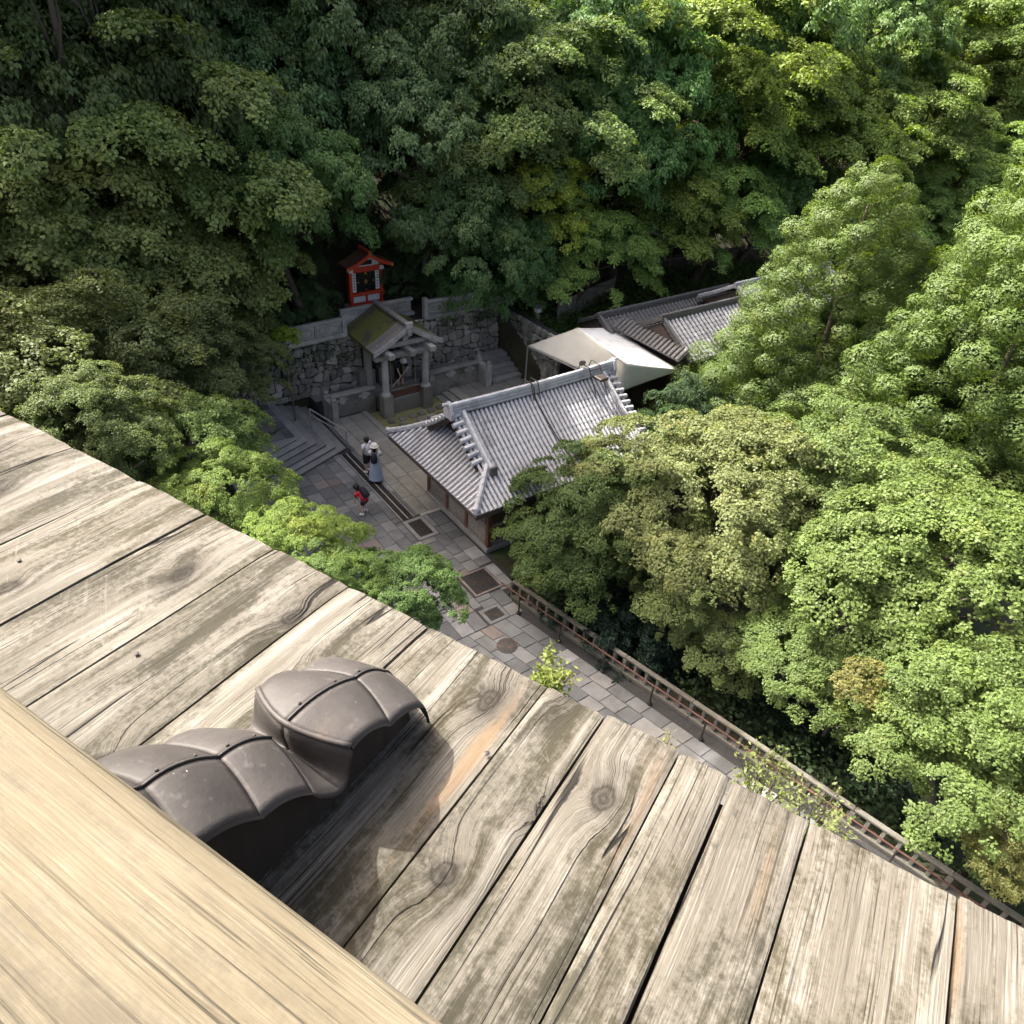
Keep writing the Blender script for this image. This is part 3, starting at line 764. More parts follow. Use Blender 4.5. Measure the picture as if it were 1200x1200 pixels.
# ------------------------------------------------------------------ fountain pavilion
def fountain():
    r = empty('fountain_pavilion', (14.05, 26.9, 0), 0, 'small stone fountain pavilion with a mossy gable roof over the waterfall', 'pavilion')
    CX = 14.05; g = MT['granite']; w = MT['wet_and_shaded_granite']
    for x in (13.05, 15.03):
        p = MB().lathe(x, 26.45, [(0.15, 0.98), (0.145, 2.5), (0.15, 2.62)], 14).build('pillar', g, r, smooth=False)
        MB().box(x - 0.24, x + 0.24, 26.21, 26.69, -0.45, 0.86).build('pillar_base', w, r, bevel=0.03)
        MB().lathe(x, 26.45, [(0.23, 0.86), (0.19, 0.93), (0.16, 0.98)], 14).build('pillar_foot', g, r)
        MB().box(x - 0.2, x + 0.2, 26.25, 26.65, 2.62, 2.74).build('capital', g, r, bevel=0.02)
        MB().box(x - 0.13, x + 0.13, 28.0, 28.26, 0.56, 2.74).build('rear_pillar', g, r)
        MB().box(x - 0.14, x + 0.14, 25.72, 28.3, 2.745, 2.98).build('side_beam', g, r, bevel=0.02)
    MB().box(12.55, 15.55, 26.30, 26.60, 2.50, 2.739).build('lintel', g, r, bevel=0.03)
    MB().box(12.72, 15.38, 26.34, 26.56, 2.985, 3.20).build('upper_beam', g, r, bevel=0.02)
    MB().box(CX - 0.13, CX + 0.13, 25.68, 26.9, 2.745, 2.98).build('bracket', g, r, bevel=0.02)
    MB().box(CX - 0.14, CX + 0.14, 26.36, 26.54, 3.2, 3.62).build('strut', g, r, bevel=0.02)
    # basin wall between the pillars
    MB().box(13.30, 14.79, 26.5, 26.9, -0.45, 0.50).build('basin_wall', w, r, bevel=0.02)
    MB().box(13.30, 14.79, 26.62, 26.80, 0.503, 0.84).build('basin_panel', MT['red_timber'], r)
    MB().box(13.28, 14.80, 26.55, 26.86, 0.842, 0.93).build('basin_rail', w, r, bevel=0.02)
    MB().box(12.9, 15.2, 27.0, 27.34, -0.1, 0.5).build('basin_floor', w, r)
    # rear offering boxes
    for x0 in (12.6, 13.55, 14.4):
        MB().box(x0, x0 + 0.75, 28.02, 28.4, 0.62, 1.35).build('offering_box', MT['grey_timber'], r, bevel=0.02)
    # channels above from which the water falls
    for x in (13.45, 14.05, 14.65):
        MB().box(x - 0.09, x + 0.09, 26.8, 28.7, 2.40, 2.50).build('spout', g, r)
    # roof: thick, curved gable with ridge along y
    def zr(t): return 3.90 - 0.88 * (1.18 * t - 0.18 * t * t)
    N = 10
    for s in (-1, 1):
        P = []; Q = []
        ts = [i / N for i in range(N + 1)]
        topr = [(CX + s * 1.62 * t, zr(t)) for t in ts]
        poly = topr + [(x, z - 0.13 - 0.04) for x, z in reversed(topr)]
        if s < 0: poly = poly[::-1]
        rf = MB().prism(poly, 26.2, 29.15, 'y').build('roof_slope', MT['moss'], r)
        # boards on the front edge of the slope (bare timber courses)
        for k in range(5):
            y0 = 26.19 - 0.0 + k * 0.14
            brd = [(CX + s * (0.03 + 1.62 * t), zr(t) + 0.012 - k * 0.0015) for t in ts]
            bp = brd + [(x, z - 0.03) for x, z in reversed(brd)]
            if s < 0: bp = bp[::-1]
            MB().prism(bp, y0 - 0.02 * (k == 0), y0 + 0.13, 'y').build('roof_board', MT['grey_timber'], rf)
        # barge board
        bb = [(CX + s * 1.66 * t, zr(t) + 0.03) for t in ts]
        bp = bb + [(x, z - 0.2) for x, z in reversed(bb)]
        if s < 0: bp = bp[::-1]
        MB().prism(bp, 26.06, 26.155, 'y').build('barge_board', g, r)
    MB().box(CX - 0.13, CX + 0.13, 26.0, 29.2, 3.90, 4.05).build('ridge_beam', MT['grey_timber'], r, bevel=0.03)
    MB().box(CX - 0.17, CX + 0.17, 25.98, 26.12, 3.82, 4.12).build('ridge_end', g, r, bevel=0.03)
    MB().box(CX - 0.1, CX + 0.1, 25.96, 26.04, 3.52, 3.82).build('pendant', g, r, bevel=0.03)
    # water threads
    for x in (13.45, 14.05, 14.65):
        MB().tube([(x, 26.78, 2.42), (x, 26.70, 2.30), (x, 26.68, 0.9)], [0.018, 0.015, 0.02], 6).build('water_thread', MT['water'], r)
fountain()

# ------------------------------------------------------------------ red shrine on the terrace
def shrine():
    X0, X1, Y, Z = 13.78, 15.45, 31.1, 3.02
    xc = (X0 + X1) / 2
    r = empty('red_shrine', (xc, Y + 0.7, Z), 0, 'small vermilion shrine with black doors and gold crest above the stone parapet', 'shrine')
    v = MT['vermilion']
    MB().box(X0 - 0.1, X1 + 0.1, Y - 0.1, Y + 0.6, Z - 0.25, Z + 0.06).build('plinth', MT['granite'], r, bevel=0.02)
    MB().box(X0 + 0.06, X1 - 0.06, Y + 0.12, Y + 0.45, Z + 0.06, Z + 2.05).build('body', v, r)
    for x in (X0 + 0.07, X1 - 0.07):
        MB().box(x - 0.07, x + 0.07, Y, Y + 0.14, Z + 0.06, Z + 2.05).build('post', v, r)
    MB().box(xc - 0.045, xc + 0.045, Y + 0.02, Y + 0.12, Z + 0.18, Z + 0.52).build('mullion', v, r)
    for z0, z1 in ((0.06, 0.18), (0.52, 0.68), (1.62, 1.86)):
        MB().box(X0 - 0.04, X1 + 0.04, Y - 0.03, Y + 0.115, Z + z0, Z + z1).build('rail', v, r)
    for a, b in ((X0 + 0.17, xc - 0.06), (xc + 0.06, X1 - 0.17)):
        MB().box(a, b, Y + 0.05, Y + 0.116, Z + 0.21, Z + 0.49).build('white_panel', MT['white'], r)
    MB().box(X0 + 0.16, X0 + 0.34, Y + 0.04, Y + 0.116, Z + 0.72, Z + 1.58).build('name_board', MT['white'], r)
    MB().box(X1 - 0.34, X1 - 0.16, Y + 0.04, Y + 0.116, Z + 0.72, Z + 1.58).build('name_board', MT['white'], r)
    for cx in (X0 + 0.25, X1 - 0.25):         # vertical inscriptions reduced to brush strokes
        for k in range(6):
            zz = Z + 1.5 - k * 0.13
            MB().box(cx - 0.05, cx + 0.05, Y + 0.03, Y + 0.039, zz - 0.012, zz + 0.012).box(cx - 0.012, cx + 0.012, Y + 0.031, Y + 0.0385, zz - 0.045, zz + 0.04).build('character', MT['black'], r)
    for a, b in ((X0 + 0.37, xc - 0.01), (xc + 0.01, X1 - 0.37)):
        MB().box(a, b, Y + 0.05, Y + 0.116, Z + 0.70, Z + 1.60).build('door', MT['black'], r)
    for dx, dz, s in ((0, 0, 0.10), (-0.38, 0.0, 0.05), (0.38, 0.0, 0.05), (0, 0.38, 0.06), (0, -0.38, 0.04)):
        zz = Z + 1.15 + dz; q = [(xc + dx - s, zz), (xc + dx, zz - s * 1.3), (xc + dx + s, zz), (xc + dx, zz + s * 1.3)]
        MB().prism(q, Y + 0.025, Y + 0.048, 'y').build('gold_crest', MT['gold'], r)
    # pediment
    MB().prism([(X0 + 0.1, Z + 1.86), (X1 - 0.1, Z + 1.86), (X1 - 0.35, Z + 2.2), (X0 + 0.35, Z + 2.2)], Y + 0.02, Y + 0.12, 'y').build('pediment', MT['white'], r)
    MB().box(xc - 0.32, xc + 0.32, Y - 0.01, Y + 0.018, Z + 1.92, Z + 2.12).build('carved_vent', MT['black'], r)
    for x in (X0 + 0.07, X1 - 0.07):
        MB().box(x - 0.09, x + 0.09, Y - 0.12, Y - 0.032, Z + 1.66, Z + 1.82).build('beam_nose', MT['white'], r)
    # curved roof, ridge along y with a swept gable to the front
    N = 12
    ts = [i / N for i in range(N + 1)]
    zr = lambda t: Z + 2.55 - 0.52 * (1.5 * t - 0.5 * t * t)
    for s in (-1, 1):
        top = [(xc + s * 1.12 * t, zr(t)) for t in ts]; poly = top + [(x, z - 0.10) for x, z in reversed(top)]
        if s < 0: poly = poly[::-1]
        MB().prism(poly, Y - 0.45, Y + 0.55, 'y').build('roof_slope', MT['red_timber'], r)
        bb = [(xc + s * 1.13 * t, zr(t) + 0.02) for t in ts]; bp = bb + [(x, z - 0.16) for x, z in reversed(bb)]
        if s < 0: bp = bp[::-1]
        MB().prism(bp, Y - 0.53, Y - 0.455, 'y').build('barge_board', v, r)
        MB().box(xc + s * 1.10 - 0.04, xc + s * 1.10 + 0.04, Y - 0.54, Y - 0.46, zr(1) - 0.16, zr(1) + 0.0).build('gold_tip', MT['gold'], r)
    MB().box(xc - 0.07, xc + 0.07, Y - 0.5, Y + 0.57, Z + 2.55, Z + 2.67).build('ridge', MT['vermilion'], r, bevel=0.02)
shrine()

# ------------------------------------------------------------------ the tiled hall
def tile_row_mesh(name, prof, rad, mat, tl=0.27):
    """half-round cover tiles stepping down a profile [(s,z)] lying in the local XZ plane (X = down the slope)."""
    # resample by arc length
    pts = [Vector((p[0], 0, p[1])) for p in prof]
    L = [0]
    for a, b in zip(pts, pts[1:]): L.append(L[-1] + (b - a).length)
    tot = L[-1]
    def at(l):
        l = min(max(l, 0), tot)
        for i in range(len(L) - 1):
            if l <= L[i + 1] + 1e-9:
                return pts[i].lerp(pts[i + 1], (l - L[i]) / max(1e-9, L[i + 1] - L[i]))
        return pts[-1]
    n = max(1, round(tot / tl)); mb = MB(); k = 6
    for i in range(n):
        l0, l1 = tot * i / n, tot * (i + 1) / n
        a, b = at(l0), at(l1 + 0.012); d = (b - a).normalized(); nz = Vector((-d.z, 0, d.x))
        if nz.z < 0: nz = -nz
        base = len(mb.v)
        for p, r in ((a, rad * 0.90), (b, rad * 1.06)):
            for j in range(k + 1):
                t = pi * j / k
                q = p + Vector((0, cos(t) * r, 0)) + nz * (sin(t) * r * 1.05)
                mb.v.append(tuple(q))
        for j in range(k):
            mb.f.append((base + j, base + j + 1, base + k + 1 + j + 1, base + k + 1 + j))
        mb.f.append(tuple(base + k + 1 + j for j in range(k + 1)))
    return mb.mesh(name, mat, False)

def ridge_stack(path, w, h, courses, mat, capr):
    """stacked ridge: a pile of flat tiles with a half-round cap following a path"""
    mb = MB()
    for c in range(courses):
        ww = w * (1 - 0.10 * c) * (1.0 if c % 2 == 0 else 0.86)
        z0, z1 = h * c / courses, h * (c + 1) / courses
        base = len(mb.v); n = len(path)
        for i, p in enumerate(path):
            p = Vector(p); d = (Vector(path[min(i + 1, n - 1)]) - Vector(path[max(i - 1, 0)])); d.z = 0; d.normalize(); r = Vector((d.y, -d.x, 0))
            for sx, zz in ((-1, z0), (1, z0), (1, z1), (-1, z1)): mb.v.append(tuple(p + r * (sx * ww / 2) + Vector((0, 0, zz))))
        for i in range(n - 1):
            for j in range(4):
                a = base + i * 4 + j; b = base + i * 4 + (j + 1) % 4
                mb.f.append((a, b, b + 4, a + 4))
        mb.f.append((base + 3, base + 2, base + 1, base)); e = base + (n - 1) * 4; mb.f.append((e, e + 1, e + 2, e + 3))
    # segmented cap
    tot = 0
    for a, b in zip(path, path[1:]):
        a = Vector(a) + Vector((0, 0, h)); b = Vector(b) + Vector((0, 0, h)); L = (b - a).length; k = max(1, round(L / 0.3))
        for i in range(k):
            mb.tube([a.lerp(b, i / k), a.lerp(b, (i + 1) / k + 0.01)], [capr * 0.92, capr * 1.05], 8)
    return mb

def pan_surface(prof, y0, y1, tl=0.20, step=0.022):
    """stepped courses of pan tiles between the cover rows; prof in XZ, extruded in Y"""
    pts = [Vector((p[0], 0, p[1])) for p in prof]; L = [0]
    for a, b in zip(pts, pts[1:]): L.append(L[-1] + (b - a).length)
    tot = L[-1]; n = max(1, round(tot / tl)); out = []
    def at(l):
        for i in range(len(L) - 1):
            if l <= L[i + 1] + 1e-9: return pts[i].lerp(pts[i + 1], (l - L[i]) / max(1e-9, L[i + 1] - L[i]))
        return pts[-1]
    for i in range(n):
        a, b = at(tot * i / n), at(tot * (i + 1) / n); d = (b - a).normalized(); nz = Vector((-d.z, 0, d.x))
        if nz.z < 0: nz = -nz
        out.append(a); out.append(b + nz * step)
    return out

def hall():
    r = empty('tile_roofed_hall', (14.6, 18.0, 0), 0, 'timber hall with a grey tiled hip-and-gable roof beside the pond', 'hall')
    XE, Y0, Y1, YC, ZE, ZR = 10.28, 15.1, 20.9, 18.0, 2.48, 4.42
    XV, XR = 11.12, 18.0       # verge, right end
    H = ZR - ZE; D = YC - Y0
    zt = lambda t: ZR - H * (1.22 * t - 0.22 * t * t)
    N = 16
    prof = [(D * i / N, zt(i / N) - ZR) for i in range(N + 1)]       # local from ridge outwards
    roof = MB().box(XV + 0.5, XR - 0.15, YC - 0.12, YC + 0.12, ZR - 0.2, ZR + 0.02).build('roof', MT['dark_timber'], r, origin=(14.6, YC, ZR))
    # pan tiles front and back slope
    skirt = 1.42                                              # depth of the hip skirt
    for sgn in (-1, 1):
        ps = pan_surface(prof, 0, 0)
        mb = MB(); base = 0
        for a, b in zip(ps[0::2], ps[1::2]):
            ya, yb = YC + sgn * a.x, YC + sgn * b.x; za, zb = ZR + a.z, ZR + b.z
            def xl(dist):    # left limit: verge, then the hip line
                return XV if dist < D - skirt else XE + (D - dist)
            def xl2(dist): return XV if dist < D - skirt + 0.0 else max(XE + (D - dist), XE)
            q = [(xl2(a.x), ya, za), (XR, ya, za), (XR, yb, zb), (xl2(b.x), yb, zb), (xl2(b.x), yb, zb - 0.05), (XR, yb, zb - 0.05)]
            if sgn > 0: mb.add(q, [(1, 0, 3, 2), (2, 3, 4, 5)])
            else: mb.add(q, [(0, 1, 2, 3), (3, 2, 5, 4)])
        tag(mb.build('pan_tiles', MT['pan'], roof), kind='stuff')
        # underside
        bot = MB(); P = [[(max(XV, XE + 0.05) if i < N * 0.55 else XE + 0.08 + (D - D * i / N), YC + sgn * D * i / N * 0.985, zt(i / N) - 0.16), (XR - 0.03, YC + sgn * D * i / N * 0.985, zt(i / N) - 0.16)] for i in range(N + 1)]
        bot.grid(P).build('eave_boards', MT['dark_timber'], roof)
        # cover rows
        sp = 0.172; full = tile_row_mesh('cover_tile_row', prof, 0.052, MT['tile'])
        x = XV + 0.10
        while x < XR - 0.05:
            dist_ok = True
            o = link('tile_row', full, roof, (x - 14.6, 0, 0.01), (0, 0, sgn * pi / 2)); x += sp
        # jack rows below the verge, left of XV to the hip
        x = XV + 0.10 - sp
        while x > XE + 0.05:
            t0 = (D - (x - XE)) / D
            k = [(D * (t0 + (1 - t0) * i / 5), zt(t0 + (1 - t0) * i / 5) - ZR) for i in range(6)]
            me = tile_row_mesh('cover_tile_row', k, 0.056, MT['tile'])
            link('tile_row', me, roof, (x - 14.6, 0, 0.01), (0, 0, sgn * pi / 2)); x -= sp
    # left skirt (hip) slope: x from XE inwards, rises to XE+skirt
    zs = lambda d: zt((D - d) / D)                         # d distance from the eave
    ins = 1.42
    pr2 = [(ins * i / 8, zs(ins * (1 - i / 8)) - ZE) for i in range(9)]     # from inside to the eave
    ps = pan_surface(pr2, 0, 0); mb = MB()
    for a, b in zip(ps[0::2], ps[1::2]):
        da, db = ins - a.x, ins - b.x
        xa, xb = XE + da, XE + db; za, zb = ZE + a.z, ZE + b.z
        q = [(xa, Y0 + min(da, skirt), za), (xa, Y1 - min(da, skirt), za), (xb, Y1 - min(db, skirt), zb), (xb, Y0 + min(db, skirt), zb), (xb, Y0 + min(db, skirt), zb - 0.05), (xb, Y1 - min(db, skirt), zb - 0.05)]
        mb.add(q, [(0, 1, 2, 3), (3, 2, 5, 4)])
    tag(mb.build('pan_tiles', MT['pan'], roof), kind='stuff')
    y = Y0 + 0.12
    while y < Y1 - 0.05:
        dmax = min(ins - 0.05, y - Y0, Y1 - y)
        if dmax > 0.06:
            k = [(dmax * (i / 5), zs(dmax * (1 - i / 5)) - ZE) for i in range(6)]
            me = tile_row_mesh('cover_tile_row', k, 0.056, MT['tile'])
            link('tile_row', me, roof, (XE + dmax - 14.6, y - YC, ZE - ZR + 0.01), (0, 0, pi))
        y += 0.196
    bot = MB().grid([[(XE + d, Y0 + min(d, skirt) + 0.04, zs(d) - 0.15), (XE + d, Y1 - min(d, skirt) - 0.04, zs(d) - 0.15)] for d in (0.06, 0.4, 0.8, 1.1, ins)])
    bot.build('eave_boards', MT['dark_timber'], roof)
    # eave fascia
    MB().box(XE + 0.03, XE + 0.09, Y0 + 0.03, Y1 - 0.03, ZE - 0.2, ZE - 0.045).build('eave_fascia', MT['dark_timber'], roof)
    MB().box(XE + 0.1, XR, Y0 + 0.03, Y0 + 0.09, ZE - 0.2, ZE - 0.045).build('eave_fascia', MT['dark_timber'], roof)
    MB().box(XE + 0.1, XR, Y1 - 0.09, Y1 - 0.03, ZE - 0.2, ZE - 0.045).build('eave_fascia', MT['dark_timber'], roof)
    # gable wall set back, barge boards and scalloped verge tiles
    for xg, s in ((XV + 0.55, -1), (XR - 0.4, 1)):
        lim = 0.6 if s < 0 else 0.93
        tri = [(YC + q * D * t, zt(t) - 0.16) for q, t in [(-1, lim * i / 6) for i in range(6, -1, -1)] + [(1, lim * i / 6) for i in range(1, 7)]]
        MB().prism(tri, xg - 0.04, xg + 0.04, 'x').build('gable_wall', MT['dark_timber'], r)
    for sgn in (-1, 1):
        for xg, lim in ((XV, 0.545), (XR, 0.97)):
            n = 14
            top = [(YC + sgn * D * lim * i / n, zt(lim * i / n) - 0.03) for i in range(n + 1)]
            poly = top + [(y, z - 0.22) for y, z in reversed(top)]
            if sgn > 0: poly = poly[::-1]
            MB().prism(poly, xg + (0.05 if xg == XV else -0.11), xg + (0.11 if xg == XV else -0.05), 'x').build('barge_board', MT['dark_timber'], roof)
            # verge tiles: short crosswise half-rounds
            m = int(D * lim / 0.2)
            for i in range(m):
                t = lim * (i + 0.5) / m; s = -1 if xg == XV else 1
                c = Vector((xg, YC + sgn * D * t, zt(t) + 0.035)); 
                MB().tube([c + Vector((-s * 0.30, 0, 0.05)), c + Vector((s * 0.10, 0, -0.005))], [0.075, 0.092], 8).build('verge_tile', MT['tile'], roof)
    # ridges
    rid = [(XV - 0.02, YC, ZR + 0.05), (12.5, YC, ZR + 0.02), (14.6, YC, ZR + 0.0), (16.7, YC, ZR + 0.02), (XR + 0.02, YC, ZR + 0.06)]
    ridge_stack(rid, 0.30, 0.27, 5, None, 0.085).build('main_ridge', MT['tile'], roof)
    for x, s in ((XV - 0.06, -1), (XR + 0.06, 1)):          # end tiles
        mb = MB().prism([(YC - 0.24, ZR - 0.12), (YC + 0.24, ZR - 0.12), (YC + 0.27, ZR + 0.12), (YC + 0.14, ZR + 0.4), (YC, ZR + 0.5), (YC - 0.14, ZR + 0.4), (YC - 0.27, ZR + 0.12)], x - 0.05, x + 0.05, 'x')
        mb.tube([(x, YC, ZR + 0.36), (x + s * 0.22, YC, ZR + 0.42)], 0.06, 8)
        mb.build('ridge_end_tile', MT['tile'], roof, bevel=0.015)
    for sgn in (-1, 1):
        for xd, lim in ((XV + 0.42, 0.66), (XR - 0.42, 0.90)):
            path = [(xd, YC + sgn * D * (0.04 + (lim - 0.04) * i / 8), zt(0.04 + (lim - 0.04) * i / 8) + 0.03) for i in range(9)]
            ridge_stack(path, 0.20, 0.16, 3, None, 0.07).build('descending_ridge', MT['tile'], roof)
            p = path[-1]
            MB().box(p[0] - 0.15, p[0] + 0.15, min(p[1], p[1] + sgn * 0.1), max(p[1], p[1] + sgn * 0.1), p[2] - 0.08, p[2] + 0.3).build('end_tile', MT['tile_dark'], roof, bevel=0.03)
        # hip ridge with upswept tip
        path = []
        for i in range(9):
            d = 0.06 + (skirt - 0.06) * (1 - i / 8)
            path.append((XE + d - 0.03, (Y0 + d) if sgn < 0 else (Y1 - d), zs(max(d, 0)) + 0.02 + 0.06 * (i / 8) ** 4))
        ridge_stack(path, 0.19, 0.08, 2, None, 0.075).build('hip_ridge', MT['tile'], roof)
        p = path[-1]
        MB().tube([(p[0] + 0.05, p[1] - sgn * 0.05, p[2] + 0.08), (p[0] - 0.06, p[1] + sgn * 0.06, p[2] + 0.10)], [0.085, 0.08], 10).build('corner_tile', MT['tile'], roof)
    # copper lightning strap over the ridge and down the slope
    strap = [(14.32, YC + sgn0, z) for sgn0, z in ((0.25, ZR - 0.1), (0.2, ZR + 0.28), (0.0, ZR + 0.40), (-0.2, ZR + 0.28))] + [(14.34 + 0.02 * i, YC - D * i / 10, zt(i / 10) + 0.09) for i in range(1, 10)]
    MB().tube(strap, 0.024, 6).build('lightning_cable', MT['iron'], r)
    for dx in (0, 0.28):
        MB().tube([(14.2 + dx, YC - 0.42, ZR - 0.1), (14.2 + dx, YC - 0.2, ZR + 0.44), (14.2 + dx, YC + 0.2, ZR + 0.44), (14.2 + dx, YC + 0.42, ZR - 0.1)], 0.02, 6).build('ridge_clamp', MT['iron'], r)
    # lamp bracket on the ridge
    lx = 16.75
    l = MB()
    for dx in (0, 0.5):
        l.tube([(lx + dx, YC - 0.75, ZR - 0.38), (lx + dx, YC - 0.2, ZR + 0.46), (lx + dx, YC + 0.25, ZR + 0.46), (lx + dx, YC + 0.45, ZR - 0.1)], 0.022, 6)
    l.tube([(lx, YC - 0.3, ZR + 0.38), (lx + 0.5, YC - 0.3, ZR + 0.38)], 0.02, 6)
    l.build('floodlight_bracket', MT['iron'], r)
    MB().box(lx + 0.08, lx + 0.46, YC - 0.82, YC - 0.42, ZR + 0.12, ZR + 0.24).build('floodlight', MT['iron'], r, bevel=0.03)
    MB().tube([(lx - 0.25, YC - 0.05, ZR + 0.62), (lx + 0.02, YC + 0.12, ZR + 0.52)], [0.09, 0.08], 10).build('floodlight', MT['iron'], r)
    # walls
    WX, WY0, WY1 = 11.45, 16.05, 19.95
    MB().box(WX - 0.12, 17.6, WY0 - 0.12, WY1 + 0.12, -0.05, 0.16).build('stone_base', MT['step'], r, bevel=0.02)
    MB().box(WX + 0.04, 17.5, WY0 + 0.04, WY1 - 0.04, 0.16, 2.75).build('wall', MT['dark_timber'], r)
    for y in (WY0, 17.35, 18.65, WY1):
        MB().box(WX - 0.06, WX + 0.10, y - 0.08, y + 0.08, 0.16, 2.6).build('post', MT['red_timber'], r)
    for x in (13.0, 14.5, 16.0, 17.45):
        MB().box(x - 0.08, x + 0.08, WY0 - 0.04, WY0 + 0.1, 0.16, 2.6).build('post', MT['red_timber'], r)
    for z0, z1 in ((0.16, 0.30), (0.92, 1.02), (1.9, 2.02), (2.4, 2.56)):
        MB().box(WX - 0.04, WX + 0.06, WY0, WY1, z0, z1).build('tie_rail', MT['grey_timber'], r)
        MB().box(WX, 17.5, WY0 - 0.02, WY0 + 0.06, z0, z1).build('tie_rail', MT['grey_timber'], r)
    for k in range(3):
        y0 = (WY0, 17.35, 18.65)[k] + 0.08; y1 = (17.35, 18.65, WY1)[k] - 0.08
        for j in range(4):
            MB().box(WX - 0.015, WX + 0.04, y0, y1, 0.31 + j * 0.15, 0.31 + j * 0.15 + 0.142).build('wall_board', MT['grey_timber'], r)
        nb = 9
        for j in range(nb):
            y = y0 + (y1 - y0) * (j + 0.5) / nb
            MB().box(WX - 0.01, WX + 0.035, y - 0.03, y + 0.03, 1.02, 1.9).build('lattice_bar', MT['grey_timber'], r)
    # rafters under the skirt eave
    for i in range(20):
        y = Y0 + 1.25 + i * (Y1 - Y0 - 2.5) / 19
        MB().beam((XE + 0.12, y, ZE - 0.19), (WX + 0.05, y, ZE + 0.36), 0.07, 0.08).build('rafter', MT['dark_timber'], r)
hall()

# ------------------------------------------------------------------ canvas tent
def tent():
    r = empty('canvas_tent', (22.0, 22.4, 0), 0, 'white canvas tent roof between the hall and the stone wall', 'tent')
    RA, RB = Vector((20.75, 23.1, 3.68)), Vector((20.2, 19.3, 3.66))
    LA, LB = Vector((19.25, 24.6, 2.58)), Vector((19.3, 21.8, 2.45))
    EA, EB = Vector((23.5, 23.6, 2.98)), Vector((22.95, 18.85, 2.95))
    FB = Vector((20.3, 19.35, 2.42)); LB = FB
    def sheet(a, b, c, d, nm, mat, sag=0.07, n=12, m=14):
        P = []
        for i in range(n + 1):
            u = i / n; row = []
            for j in range(m + 1):
                v = j / m
                p = a.lerp(b, v).lerp(d.lerp(c, v), u)
                rib = abs(((v * 5) % 1.0) - 0.5) * 2       # tight over the frame bars, slack between
                p = p - Vector((0, 0, 1)) * (sag * sin(pi * u) * (1 - rib ** 2 * 0.8) + 0.01 * sin(9 * u + 5 * v))
                row.append(p)
            P.append(row)
        o = MB().grid(P).build(nm, mat, r, smooth=True)
        s = o.modifiers.new('solid', 'SOLIDIFY'); s.thickness = 0.012
        return o
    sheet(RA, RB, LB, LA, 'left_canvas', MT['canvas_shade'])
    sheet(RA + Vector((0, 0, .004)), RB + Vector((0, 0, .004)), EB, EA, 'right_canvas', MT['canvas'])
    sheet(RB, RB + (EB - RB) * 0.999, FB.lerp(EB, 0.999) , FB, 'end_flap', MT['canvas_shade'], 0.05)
    for p in (LA, LB, EA, EB):
        MB().tube([(p.x, p.y, 0), (p.x, p.y, p.z - 0.03)], 0.035, 8).build('pole', MT['steel'], r)
    MB().tube([RA - Vector((0, 0, .04)), RB - Vector((0, 0, .04))], 0.03, 8).build('ridge_pole', MT['steel'], r)
    MB().tube([LA - Vector((0, 0, .04)), LB - Vector((0, 0, .04))], 0.03, 8).build('eave_pole', MT['steel'], r)
tent()

# ------------------------------------------------------------------ teahouses behind
def back_house(nm, label, x0, x1, yc, zr, D, H, rowmat, left_hip, ridge_mat):
    r = empty(nm, ((x0 + x1) / 2, yc, 0), 0, label, 'house')
    zt = lambda t: zr - H * (1.12 * t - 0.12 * t * t)
    N = 10; prof = [(D * i / N, zt(i / N) - zr) for i in range(N + 1)]
    xm = (x0 + x1) / 2
    roof = MB().box(x0 + 0.3, x1 - 0.3, yc - 0.1, yc + 0.1, zr - 0.2, zr + 0.02).build('roof', MT['dark_timber'], r, origin=(xm, yc, zr))
    row = tile_row_mesh('cover_tile_row', prof, 0.075, rowmat, 0.24)
    for sgn in (-1, 1):
        ps = pan_surface(prof, 0, 0, 0.24, 0.03); mb = MB()
        for a, b in zip(ps[0::2], ps[1::2]):
            ya, yb = yc + sgn * a.x, yc + sgn * b.x; za, zb = zr + a.z, zr + b.z
            q = [(x0, ya, za), (x1, ya, za), (x1, yb, zb), (x0, yb, zb), (x0, yb, zb - 0.05), (x1, yb, zb - 0.05)]
            mb.add(q, [(0, 1, 2, 3), (3, 2, 5, 4)] if sgn < 0 else [(1, 0, 3, 2), (2, 3, 4, 5)])
        tag(mb.build('pan_tiles', MT['pan'], roof), kind='stuff')
        x = x0 + 0.1
        while x < x1:
            link('tile_row', row, roof, (x - xm, 0, 0.0), (0, 0, sgn * pi / 2)); x += 0.245
        MB().grid([[(x0 + .05, yc + sgn * D * t, zt(t) - 0.15), (x1 - .05, yc + sgn * D * t, zt(t) - 0.15)] for t in (0, .5, 0.99)]).build('eave_boards', MT['dark_timber'], roof)
    ridge_stack([(x0 - 0.03, yc, zr), (xm, yc, zr - 0.01), (x1 + 0.03, yc, zr)], 0.26, 0.2, 4, None, 0.08).build('main_ridge', ridge_mat, roof)
    for xd in (x0 + 0.12, x1 - 0.12):
        for sgn in (-1, 1):
            ridge_stack([(xd, yc + sgn * D * t, zt(t) + 0.03) for t in (0.03, 0.35, 0.7, 0.98)], 0.2, 0.1, 2, None, 0.085).build('verge_ridge', ridge_mat, roof)
        MB().prism([(yc - D * 0.9, zt(0.9) - 0.1), (yc, zr - 0.12), (yc + D * 0.9, zt(0.9) - 0.1)], xd - 0.02, xd + 0.02, 'x').build('gable_wall', MT['dark_timber'], r)
    MB().box(x0 + 0.5, x1 - 0.3, yc - D + 0.7, yc + D - 0.6, -0.1, zr - H + 0.15).build('wall', MT['dark_timber'], r)
    return r, roof, zt, xm
hr, hroof, hzt, hxm = back_house('teahouse', 'old teahouse with pale tiled gable roof beyond the white tent', 23.3, 28.3, 20.7, 4.4, 2.0, 1.15, MT['tile'], True, MT['tile_dark'])
